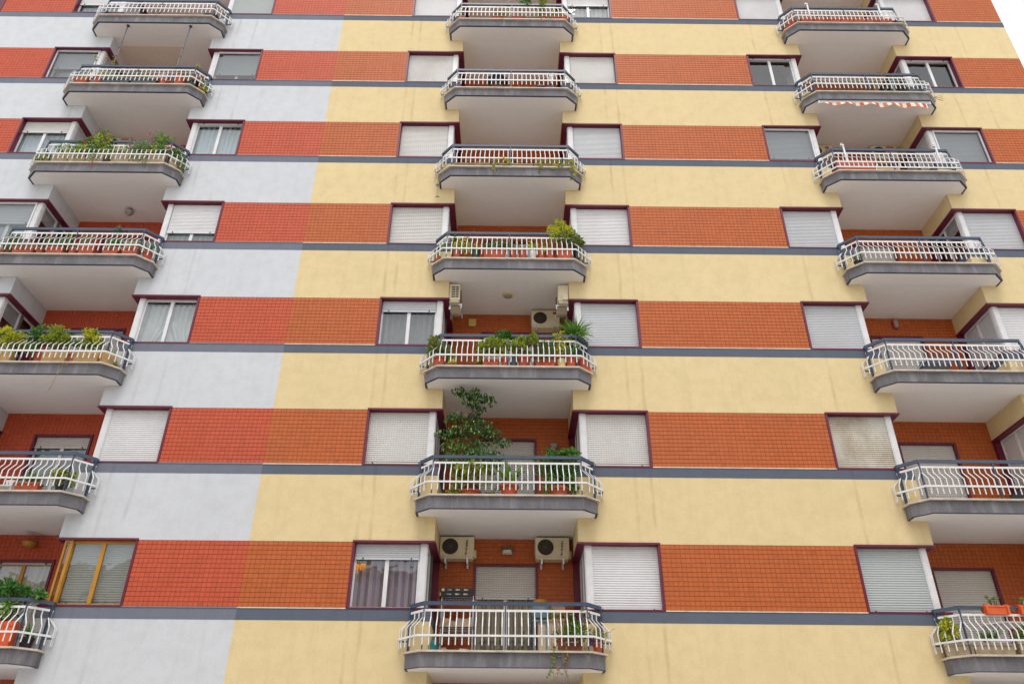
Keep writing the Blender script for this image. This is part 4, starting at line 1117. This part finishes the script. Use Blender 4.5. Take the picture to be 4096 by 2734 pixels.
# ------------------------------------------------------------------ things fixed to or standing on the balconies
GA = "air conditioners on the balconies"
def aircon(name_loc, label, w=.78, h=.49, d=.3, rz=0, words=None, logo=None, arms=True):
    o = empty("air_conditioner", name_loc, label, "air conditioner", GA, rz)
    b = MB(); e = .012
    b.box(-w/2,w/2,-d,0,.05,h); b.box(-w/2+.02,w/2-.02,-d+.02,-.01,.0,.05)
    b.box(-w/2-.003,w/2+.003,-d-.004,.002,h-.02,h+.004)
    b.box(w/2,w/2+.055,-d*.6,-d*.1,.06,h*.45)
    b.build("casing", "acw", o)
    fx, fz, fr = -w/2+.235, h/2+.025, .185
    g = MB(); g.box(fx-.205,fx+.205,-d-.009,-d-.0005,fz-.205,fz+.205); g.build("fan_panel", "acw", o)
    g = MB(); g.box(-w/2-.006,-w/2+.001,-d+.03,-.06,.12,h-.05,0)
    for i in range(7): g.box(-w/2-.014,-w/2-.005,-d+.03,-.06,.14+i*(h-.21)/6,.155+i*(h-.21)/6,1)
    g.box(-w/2-.014,-w/2-.005,-d*.5-.03,-d*.5-.015,.12,h-.05,1)
    g.build("side_vent", ["dark","acw"], o)
    g = MB(); g.lathe([(.002,0),(fr,0),(fr,.006),(.002,.006)], n=36); f = g.build("fan", "black", o, (fx,-d-.0095,fz)); f.rotation_euler = (math.pi/2,0,0)
    g = MB()
    for i in range(1,7):
        r = fr*i/6.2; g.tube([(fx+r*math.cos(2*math.pi*j/24),-d-.022,fz+r*math.sin(2*math.pi*j/24)) for j in range(25)], .0028, 4, cap=False)
    for i in range(8):
        a = math.pi*i/8; g.tube([(fx-fr*math.cos(a),-d-.024,fz-fr*math.sin(a)),(fx+fr*math.cos(a),-d-.024,fz+fr*math.sin(a))], .0028, 4)
    g.build("fan_grille", "lampbr", o)
    if arms:
        for x in (-w*.32, w*.32):
            b = MB(); b.box(x-.02,x+.02,-d-.06,.0,-.045,-.002); b.box(x-.02,x+.02,-.045,0,-.17,-.045); b.box(x-.016,x+.016,-d-.055,-d-.03,-.13,-.045); b.build("bracket", "steel", o)
    if words:
        for i, ch in enumerate(words):
            text_mesh(ch, .08, "text", "lettering", o, (w/2-.165-.004*i, -d-.003, h-.125-.057*i), shear=.28)
    if logo == 'disc':
        b = MB(); b.lathe([(.002,0),(.062,0),(.062,.004),(.002,.004)], n=24); q = b.build("badge", "redlogo", o, (w/2-.17,-d-.0005,h-.1)); q.rotation_euler = (math.pi/2,0,0)
        t = MB(); t.tube([(.035*math.cos(a*.3)+w/2-.17,-d-.007,.035*math.sin(a*.3)+h-.1) for a in range(5,21)],.004,4); t.box(w/2-.174,w/2-.166,-d-.009,-d-.005,h-.115,h-.085); t.build("badge", "acw", o)
        text_mesh("LG", .085, "text", "lettering", o, (w/2-.17,-d-.003,h-.26))
    if logo == 'bar':
        MB().box(w/2-.3,w/2-.06,-d-.004,-d,h-.085,h-.035).build("badge", "redlogo", o)
    return o
yb = DEP-.02
aircon((CX['C']-1.14,yb,fl(0)+2.29), "left of two cream outdoor units lettered ZEPHIR on the lowest central balcony", words="ZEPHIR")
aircon((CX['C']+1.06,yb,fl(0)+2.29), "right of two cream outdoor units lettered ZEPHIR on the lowest central balcony", words="ZEPHIR")
aircon((CX['C']-1.54,.42,fl(2)+2.24), "outdoor unit hung sideways on the left side wall of the third central balcony", w=.74, h=.53, d=.27, rz=math.pi/2)
aircon((CX['C']+1.54,.42,fl(2)+2.24), "outdoor unit hung sideways on the right side wall of the third central balcony", w=.74, h=.53, d=.27, rz=-math.pi/2)
o = aircon((CX['C']+1.0,yb,fl(2)+2.24), "outdoor unit with red badge on the back wall of third central balcony", w=.76, h=.54)
MB().box(.2,.32,-.305,-.3,.42,.49).build("badge", "redlogo", o)
aircon((CX['R']-1.02,yb,fl(4)+2.27), "outdoor unit with round red badge and letters LG on fifth right balcony", logo='disc', h=.53)
aircon((CX['R']+.98,yb,fl(4)+2.27), "outdoor unit with a red bar badge on fifth right balcony's back wall", logo='bar', h=.53)
aircon((CX['L']-1.12,yb,fl(4)+2.27), "outdoor unit half hidden by pink-flowered bushes on the fifth left balcony", logo='bar', h=.53)

GL = "lamps on balcony walls and ceilings"
def lamp(k, n, x, y, z, label, parts, cat="wall lamp", name="wall_lamp"):
    o = empty(name, (CX[k]+x,y,fl(n)+z), label, cat, GL)
    for nm, b, m in parts: b.build(nm, m, o, smooth=False)
    return o
b = MB(); [b.box(-.135,.135,-.1+.012*i,0,.11+.022*i-.02,.11+.022*i-.002) for i in range(4)]; b.box(-.135,.135,-.03,0,.0,.18)
s_ = MB(); s_.add([(-.12,-.03,.0),(.12,-.03,.0),(.12,-.03,.1),(-.12,-.03,.1),(-.08,-.11,.02),(.08,-.11,.02),(.08,-.11,.09),(-.08,-.11,.09)],[(4,5,6,7),(0,1,5,4),(1,2,6,5),(2,3,7,6),(3,0,4,7)])
lamp('C',0,.02,yb,2.46,"hooded bulkhead lamp between the two lettered cooling units",[("hood",b,"lampbr"),("shade",s_,"lampw")])
b = MB(); b.lathe([(.02,-.12),(.06,-.1),(.115,0),(.11,0),(.05,-.09),(.002,-.09)], n=20); c_ = MB(); c_.lathe([(.002,-.15),(.035,-.14),(.035,-.12),(.002,-.12)])
lamp('C',1,1.17,yb-.13,2.04,"half-bowl wall lamp beside the shuttered door behind the fig tree",[("shade",b,"lampg"),("cap",c_,"lampw"),("arm",MB().box(-.02,.02,0,.13,-.08,-.03),"lampbr")])
b = MB(); b.lathe([(.15,0),(.15,-.03),(.13,-.045),(.115,-.045)], n=28); c_ = MB(); c_.lathe([(.115,-.03),(.11,-.055),(.07,-.08),(.002,-.09)], n=24)
lamp('C',2,-.03,.60,SOF+H-Z0-2.69-.002,"round ceiling lamp with cream rim on third central balcony",[("rim",b,"potc"),("shade",c_,"lampg")],"ceiling lamp","ceiling_lamp")
b = MB(); b.box(-.1,.1,-.06,0,.06,.22); b.add([(-.1,-.06,.06),(.1,-.06,.06),(.1,0,.06),(-.1,0,.06),(-.085,-.05,.0),(.085,-.05,.0),(.085,0,.0),(-.085,0,.0)],[(0,1,5,4),(1,2,6,5),(3,0,4,7),(4,5,6,7)])
o = empty("alarm_siren", (CX['C']-1.0,yb,fl(2)+2.42), "small yellow alarm box on the third central balcony's back wall", "alarm"); b.build("casing","alarm",o); MB().box(-.03,.03,-.066,-.06,.09,.13).build("badge","potc",o)
b = MB(); b.box(-.07,.07,-.08,0,.0,.2); c_ = MB(); c_.lathe([(.002,-.07),(.06,-.04),(.07,.02),(.04,.08),(.002,.09)], n=14)
lamp('C',4,.06,yb,2.2,"dim amber wall lamp glimpsed behind the fifth central railing",[("hood",b,"lampbr"),("shade",c_,"alarm")])
b = MB(); b.lathe([(.06,-.0),(.08,-.02),(.08,-.05),(.002,-.05)],n=18); c_ = MB(); c_.lathe([(.075,-.04),(.125,-.10),(.10,-.17),(.05,-.21),(.02,-.26),(.002,-.26)],n=18)
lamp('L',3,.14,1.0,SOF+H-Z0-2.69-.002,"globe ceiling lamp with dusty brass cap on the fourth left balcony",[("cap",b,"lampbr"),("shade",c_,"lampg")],"ceiling lamp","ceiling_lamp")
b = MB(); b.lathe([(.04,-.13),(.12,-.1),(.17,0),(.165,0),(.11,-.09),(.002,-.11)],n=20)
lamp('L',0,.14,yb-.17,2.62,"woven amber bowl lamp on the lowest left balcony's tiled wall",[("shade",b,"ochre"),("rim",MB().lathe([(.172,-.02),(.176,-.012),(.176,.0),(.168,.0)],n=20),"lampbr"),("arm",MB().box(-.02,.02,0,.17,-.1,-.05),"lampbr")])
b = MB(); pts = [(.075*math.cos(a),.075*math.sin(a)+(.07 if math.sin(a) >= 0 else -.07)) for a in [2*math.pi*i/24 for i in range(24)]]
b.add([(x,-.04,z) for x,z in pts]+[(x,0,z) for x,z in pts],[tuple(range(24))]+[(i,(i+1)%24,24+(i+1)%24,24+i) for i in range(24)])
c_ = MB(); c_.add([(x*.7,-.08,z*.78) for x,z in pts]+[(x*.82,-.04,z*.86) for x,z in pts],[tuple(range(24))]+[(i,(i+1)%24,24+(i+1)%24,24+i) for i in range(24)])
lamp('R',2,-.08,yb,2.62,"oval bulkhead lamp with a red surround on third right balcony",[("rim",b,"redlogo"),("shade",c_,"lampg")])

# shelving and clutter on the lowest central balcony
o = empty("shelf_rack", (CX['C']-1.05,.95,fl(0)), "chrome wire shelf rack carrying wrapped bundles on the lowest central balcony", "shelf rack")
for x in (-.34,.34):
    for y in (-.17,.17): MB().tube([(x,y,0),(x,y,1.34)],.012,6).build("leg","steel",o)
for z in (.06,.5,.62,1.26):
    b = MB()
    for y in (-.17,.17):
        b.tube([(-.34,y,z),(.34,y,z)],.006,5); b.tube([(-.34,y,z+.045),(.34,y,z+.045)],.006,5)
        b.tube([(-.34+.0425*i,y,z+(.045 if i%2 else 0)) for i in range(17)],.003,4)
    for i in range(12): b.tube([(-.33+.06*i,-.17,z+.045),(-.33+.06*i,.17,z+.045)],.003,4)
    b.build("shelf","steel",o)
def blob(b, c, r, n=7, mi=0):
    b.lathe([(r[0]*max(.02,math.sin(math.pi*i/n))*random.uniform(.85,1.12), c[2]+r[2]*(1-math.cos(math.pi*i/n))/1) for i in range(n+1)], (c[0],c[1],0), 14, mi)
for z, h_, lab in ((.68,.13,"crumpled clear-wrapped bundle on the middle shelf of the wire rack"),(.115,.09,"flattened wrapped bundle on the bottom shelf of the wire rack")):
    o = empty("wrapped_bundle",(CX['C']-1.05,.92,fl(0)+z),lab,"bundle","wrapped bundles on the wire rack"); b = MB()
    for i in range(9):
        x = -.28+.07*i; zz = h_*random.uniform(.9,1.7)
        b.add([(x-.08,-.2,0),(x+.08,-.21,0),(x+.09,.15,0),(x-.08,.15,0),(x-.05+rv().x*.03,-.17+rv().x*.03,zz),(x+.06+rv().x*.03,-.15,zz*random.uniform(.7,1.1)),(x+.05,.1,zz),(x-.05,.1,zz*.9)],[(0,1,5,4),(1,2,6,5),(2,3,7,6),(3,0,4,7),(4,5,6,7)],i%3)
    b.build("wrapping",["bagc","card","bagc"],o)
for i in range(2):
    o = empty("flat_crate",(CX['C']-1.08+.01*i,.9,fl(0)+1.312+i*.093),["lower","upper"][i]+" black carton with small printed symbols on top of the wire rack","carton","cartons on the wire rack")
    b = MB(); b.box(-.36,.36,-.19,.19,0,.088); b.build("carton","black",o)
    m_ = MB(); m_.box(-.325,-.265,-.194,-.19,.018,.072) if i else m_.box(-.35,-.335,-.194,-.19,.01,.08)
    for q in range(3):
        x = -.2+.18*q; m_.box(x,x+.05,-.194,-.19,.03,.062,1 if q == 0 else 0); [m_.box(x+.058+.02*g,x+.07+.02*g,-.194,-.19,.034,.058) for g in range(2)]
        m_.box(x+.012,x+.026,-.195,-.194,.036,.05,2)
    m_.build("printed_symbols",["acw","bagb","black"],o)
o = empty("cabinet",(CX['C']+.98,1.05,fl(0)),"low cream two-door cabinet at right of lowest central balcony","cabinet")
MB().box(-.28,.28,-.2,.25,0,.83).build("body","cab",o); MB().box(-.30,.30,-.23,.27,.83,.87).build("top","card",o)
for x in (-.14,.14): MB().box(x-.13,x+.13,-.218,-.2,.04,.76).build("door","cab",o)
o = empty("cardboard_box",(CX['C']+1.14,1.0,fl(0)+.872),"brown cardboard box with a black printed emblem on the cream cabinet","box")
b = MB(); b.box(-.15,.15,-.12,.12,0,.27); b.add([(-.15,-.12,.27),(.15,-.12,.27),(.15,-.16,.37),(-.08,-.17,.36)],[(0,1,2,3)]); b.build("carton","card",o)
b = MB(); b.tube([(-.02+.035*math.cos(a*.5),-.122,.17+.03*math.sin(a*.7)) for a in range(16)],.004,4); b.tube([(.04,-.122,.14),(.06,-.122,.2),(.02,-.122,.2),(.05,-.122,.16)],.004,4); b.box(-.07,.09,-.122,-.12,.085,.1); b.build("emblem","black",o)
o = empty("plastic_bag",(CX['C']+.76,.9,fl(0)+.86),"grey-blue plastic bag sagging around a yellow bucket beside the cardboard box","bag")
b = MB(); b.lathe([(.05,.02),(.17,.04),(.21,.14),(.2,.26),(.17,.36),(.1,.42),(.03,.41)],n=16); b.build("bag","bagb",o); MB().lathe([(.11,.2),(.14,.40),(.13,.405),(.002,.40)],(0,-.085,0),18).build("bucket","ochre",o)
o = empty("stool",(CX['C']+.74,.95,fl(0)),"grey stool holding the blue-grey bag by the balcony door","stool"); MB().box(-.16,.16,-.16,.16,.82,.86).build("seat","bagb",o)
for x in (-.13,.13):
    for y in (-.13,.13): MB().tube([(x,y,0),(x,y,.82)],.014,6).build("leg","bagb",o)
o = empty("watering_can",(CX['C']-1.44,-.05,fl(0)),"teal watering can on the floor at far left of lowest central balcony","watering can")
MB().lathe([(.07,0),(.075,.2),(.06,.26),(.055,.26),(.002,.24)],n=14).build("body","teal",o); MB().tube([(.06,0,.08),(.13,-.02,.2),(.16,-.02,.3)],.014,6).build("spout","teal",o); MB().tube([(-.05,0,.25),(-.02,0,.34),(.05,0,.32),(.06,0,.24)],.01,6).build("handle","teal",o)
# yellow lampshade behind the left pane of the lowest central window
o = empty("hanging_lamp",(-3.16,.24,LN-.36),"fringed yellow lamp glowing behind the lowest central left window","lamp",GL)
b = MB(); b.lathe([(.02,-.02),(.06,-.05),(.065,-.09),(.002,-.09)],n=14); b.build("shade","yel",o)
b = MB()
for i in range(15):
    x = -.11+.017*i; ln = (.2 if i < 6 else .13)*random.uniform(.5,1.15)
    b.tube([(x,-.05,-.06),(x+random.uniform(-.006,.006),-.055,-.08-ln*.5),(x+random.uniform(-.01,.01),-.05,-.08-ln)],.0085,5,r1=.004)
mt, nt_, bs_ = mat("lit_fringe"); bs_.inputs["Base Color"].default_value = lin(240,160,20); bs_.inputs["Emission Color"].default_value = lin(240,150,6); bs_.inputs["Emission Strength"].default_value = .45
M['fringe'] = mt; b.build("fringe","fringe",o)

# pushchair and child's bicycle on the sixth central balcony
o = empty("pushchair",(CX['C']-.44,-.05,fl(5)),"dark pushchair with a curved hood on the sixth central balcony","pushchair")
b = MB(); n_ = 12
for w2 in (-1,):
    vs = []
    for i in range(n_+1):
        a = R_(10)+R_(150)*i/n_; 
        for y, s in ((-.2,.94),(-.1,1),(.1,1),(.2,.94)): vs.append((.30*s*math.cos(a)+0.02, y, .78+.40*s*math.sin(a)))
    b.add(vs,[(i*4+j,i*4+j+1,(i+1)*4+j+1,(i+1)*4+j) for i in range(n_) for j in range(3)])
    vs2 = [(x*.8, y*.98, .78+(z-.78)*.72) for x,y,z in vs]; b.add(vs2,[(i*4+j,i*4+j+1,(i+1)*4+j+1,(i+1)*4+j) for i in range(n_) for j in range(3)])
    m0 = len(b.v)-2*len(vs)
    for i in range(n_): b.f.append((m0+i*4,m0+(i+1)*4,m0+len(vs)+(i+1)*4,m0+len(vs)+i*4)); b.m.append(0)
b.build("hood","potgy",o)
b = MB(); b.add([(-.2,-.18,.45),(.22,-.18,.5),(.22,.18,.5),(-.2,.18,.45),(-.3,-.18,.8),(-.3,.18,.8)],[(0,1,2,3),(0,3,5,4)]); b.build("seat","potgy",o)
b = MB()
for y in (-.2,.2): b.tube([(-.3,y,.9),(.0,y,.5),(.32,y,.1)],.012,6); b.tube([(.3,y,.84),(.0,y,.5),(-.28,y,.1)],.012,6); b.tube([(.28,y,.86),(.4,y,.62)],.012,6)
b.build("frame","hand",o)
def torus(b, c, R, r, n=24, ax='y'):
    b.tube([(c[0]+R*math.cos(2*math.pi*i/n),c[1],c[2]+R*math.sin(2*math.pi*i/n)) for i in range(n+1)],r,6,cap=False)
for x in (-.28,.32):
    for y in (-.2,.2): b = MB(); torus(b,(x,y,.1),.085,.015); b.build("wheel","black",o)
o = empty("bicycle",(CX['C']+1.0,-.08,fl(5)),"small blue child's bicycle with pale handlebars on the sixth central balcony","bicycle")
for x in (-.3,.36):
    b = MB(); torus(b,(x,0,.62-.35),.18,.02); wl = b.build("wheel","black",o); b = MB(); torus(b,(x,0,.27),.155,.008); [b.tube([(x,0,.27),(x+.15*math.cos(a),0,.27+.15*math.sin(a))],.003,4) for a in [2*math.pi*i/10 for i in range(10)]]; b.build("rim","steel",wl)
b = MB(); b.tube([(-.3,0,.27),(.0,0,.3),(.28,0,.72)],.02,7); b.tube([(.0,0,.3),(-.1,0,.62)],.018,7); b.tube([(-.1,0,.55),(.26,0,.66)],.018,7); b.tube([(.36,0,.27),(.26,0,.78)],.018,7); b.build("frame","blue",o)
b = MB(); b.tube([(.26,0,.78),(.24,0,.98)],.014,6); b.tube([(.3,-.24,1.06),(.22,-.12,.98),(.22,.12,.98),(.3,.24,1.06)],.014,6); b.tube([(.16,-.2,.72),(.05,-.2,.92),(.2,-.2,1.12),(.38,-.22,1.12)],.007,5); b.build("handlebar","white",o)
MB().box(-.2,.02,-.06,.06,.62,.67).build("saddle","black",o)
MB().prism([(.16,-.27),(.3,-.27),(.3,-.255),(.16,-.255)],.64,.86).build("basket","white",o)

# right column extras
o = empty("drying_rack",(CX['R']-.42,-.20,fl(2)),"folded dark drying rack lying low on the third right balcony","drying rack")
b = MB(); b.box(-.3,.34,-.2,.2,.30,.36); b.build("tray","hand",o)
for sx in (-1,1):
    for y in (-.2,.2): MB().tube([(sx*.52+.02,y,.18),(sx*.3+.02,y,.46)],.018,6).build("leg","hand",o)
b = MB(); [b.tube([(-.34+.02,y,.46),(.34,y,.46)],.014,6) for y in (-.2,-.07,.07,.2)]; b.build("rail","hand",o)
for s in (-1,1):
    for y in (-.18,.18): MB().tube([(s*.5,y,.0),(s*.45,y,.32)],.014,6).build("leg","hand",o)
GPp = "white clamp poles on the railings"
for n, pts in ((4,((-1.30,"left"),(1.33,"right"))),(6,((-1.15,"left"),(1.16,"right")))):
    for x, sd_ in pts:
        o = empty("clamp_pole",(CX['R']+x,-.485,fl(n)),f"white awning clamp pole on the {'fifth' if n == 4 else 'top'} right railing, {sd_} one","pole",GPp)
        b = MB(); b.box(-.022,.022,-.02,.02,.42,1.06); b.build("pole","rail",o); b = MB(); b.box(-.06,.03,-.035,.035,1.02,1.055); b.tube([(-.05,0,1.04),(-.06,0,1.1),(.0,0,1.12)],.016,6); b.build("clamp","rail",o)
o = empty("awning",(CX['R'],-.47,SOF+5*H),"rolled orange and white striped awning under the sixth right balcony","awning")
b = MB(); b.tube([(-1.62,-.01,-.06),(1.62,-.01,-.06)],.045,10); b.build("roller","white",o)
b = MB(); b.box(-1.62,1.62,-.055,.03,-.022,.0); b.build("cassette","white",o)
b = MB(); vs = []; n_ = 90
for i in range(n_+1):
    x = -1.52+3.06*i/n_; sag = .11+.10*max(0,(x+.6)/2.2)+.018*math.sin(x*11)+.012*abs(math.sin(x*6.5))*2; yy = -.03+.035*math.sin(x*9)
    vs += [(x,yy*.3-.045,-.075),(x,yy-.045,-.075-sag*.55),(x,yy*1.3-.045,-.075-sag)]
b.add(vs,[(i*3+j,(i+1)*3+j,(i+1)*3+j+1,i*3+j+1) for i in range(n_) for j in range(2)]); b.build("valance","awn",o)
for x in (-1.64,1.64): MB().box(x-.02,x+.02,-.06,.04,-.12,.0).build("bracket","white",o)
def netting(pts, z0, z1, pitch, r, m, nm, parent):
    b = MB()
    for (a, c) in zip(pts, pts[1:]):
        a = Vector((*a,0)); c = Vector((*c,0)); L = (c-a).length; n = max(1,int(L/pitch))
        for i in range(n+1):
            p = a+(c-a)*i/n; b.tube([(p.x,p.y,z0),(p.x,p.y,z1)],r,3,cap=False)
        k = int((z1-z0)/pitch)
        for j in range(k+1): z = z0+(z1-z0)*j/k; b.tube([(a.x,a.y,z),(c.x,c.y,z)],r,3,cap=False)
    return b.build(nm, m, parent)
o = empty("safety_netting",(CX['R'],0,fl(5)),"dark green mesh netting tied behind the sixth right railing","netting")
netting([(-1.88,-.1),(-1.60,-.42),(1.60,-.42),(1.88,-.1)], .02, .84, .055, .0022, "green_net", "net", o)
b = MB()
for i in range(14): b.tube(wig((-1.98+random.uniform(-.08,.08),-.3+random.uniform(-.1,.1),.0),(-1.72+random.uniform(-.05,.1),-.5+random.uniform(-.05,.05),.12),4,.05),.006,4)
b.build("loose_end","green_net",o); b = MB()
for i in range(6): b.tube(wig((1.95,-.3,.1),(2.25,-.3+random.uniform(-.1,.1),random.uniform(-.05,.2)),4,.03),.004,4)
b.build("loose_end","green_net",o)
o = empty("folding_table",(CX['R']+.05,.15,fl(4)),"folded tubular table leaning behind the fifth right railing","table"); b = MB(); b.box(-.5,.45,-.02,.02,.2,.85); b.build("top","card",o)
for x in (-.35,.3): MB().tube([(x,-.04,.1),(x+.15,-.1,.9)],.014,6).build("leg","steel",o)
o = empty("wooden_chest",(CX['R']-.72,.3,fl(4)),"orange-brown chest behind the fifth right railing","chest"); MB().box(-.55,.55,-.2,.2,0,1.0).build("body","terra",o); MB().box(-.57,.57,-.22,.22,1.0,1.04).build("lid","terra",o)
o = empty("bicycle",(CX['R']-.54,-.05,fl(6)+.86),"bicycle with a dark round wheel half hidden behind the top right railing","bicycle"); b = MB(); torus(b,(0,0,0),.19,.025); b.build("tyre","black",o); b = MB(); torus(b,(0,0,0),.15,.012); [b.tube([(0,0,0),(.15*math.cos(a),0,.15*math.sin(a))],.004,4) for a in [math.pi*i/5 for i in range(10)]]; b.build("rim","steel",o)
b = MB(); b.box(-.03,.03,.03,.06,-.86,.1); b.tube([(.0,.02,.0),(.4,.02,.1),(.75,.02,.0)],.018,6); b.build("frame","hand",o)
o = empty("garden_table",(CX['R']-.42,.15,fl(0)),"white plastic oval table behind the concrete troughs on the lowest right balcony","table")
b = MB(); b.prism([(.5*math.cos(2*math.pi*i/24),.32*math.sin(2*math.pi*i/24)) for i in range(24)],.68,.715); b.build("top","potw",o)
for x in (-.34,.34):
    for y in (-.2,.2): MB().tube([(x,y,0),(x*.9,y*.9,.68)],.022,7).build("leg","potw",o)
o = empty("garden_chair",(CX['L']+.2,-.12,fl(1)),"white plastic chair with slotted back low on the second left balcony","chair")
MB().box(-.2,.2,-.2,.2,.19,.22).build("seat","potw",o)
b = MB(); [b.box(-.2+.1*i,-.15+.1*i,.18,.21,.22,.42) for i in range(5)]; b.box(-.22,.24,.18,.21,.42,.47); b.build("backrest","potw",o)
for x in (-.18,.18):
    for y in (-.18,.18): MB().tube([(x,y,0),(x,y,.19)],.018,6).build("leg","potw",o)
# left column extras
o = empty("privacy_screen",(CX['L'],-.43,fl(5)),"brown netting screen stretched between two blue-grey poles on sixth left balcony","screen")
zc_ = SOF+6*H-fl(5)
for x in (-.945,1.03):
    b = MB(); b.tube([(x,0,.0),(x,0,zc_-.02)],.017,8); b.tube([(x,0,zc_-.03),(x,0,zc_-.004)],.05,10); [b.tube([(x,0,z),(x,0,z+.03)],.027,8) for z in (.95,1.4,1.78)]; b.build("pole","hand",o)
b = MB(); netting([(-.92,.0),(1.0,.0)], .93, 1.84, .042, .0045, "mesh", "net", o)
b.tube([(-.93,0,1.85),(1.01,0,1.85)],.009,5); b.tube([(-.93,0,.93),(-.93,0,1.85)],.007,5); b.tube([(1.01,0,.93),(1.01,0,1.85)],.007,5); b.build("border","card",o)
o = empty("storage_box",(CX['L']+1.42,-.1,fl(6)),"black storage box behind the top left railing's right end","box"); MB().box(-.2,.2,-.16,.16,0,.52).build("body","black",o); MB().box(-.21,.21,-.17,.17,.52,.56).build("lid","potgy",o)
GN = "white nets on the left balconies' ends"
for n, lab in ((6,"white string net over the top left balcony's left end"),(5,"white string net over the sixth left balcony's left end"),(4,"white string net over the fifth left balcony's left end")):
    o = empty("bird_net",(CX['L'],0,fl(n)),lab,"netting",GN)
    netting([(-2.25,-.08),(-2.2,-.25),(-1.95,-.6)], -.03, .5, .07, .0022, "white", "net", o)
o = empty("hanging_string",(CX['L']+.86,-.66,fl(2)),"dry tan vine hanging down from the third left balcony","vine")
b = MB(); b.tube(wig((.06,.1,.3),(.0,0,.02),4,.02)+wig((-.01,0,-.02),(-.16,-.01,-.85),9,.02),.006,5); b.tube(wig((.1,.1,.25),(.03,0,-.15),5,.02),.005,4); b.build("stem","dry",o)
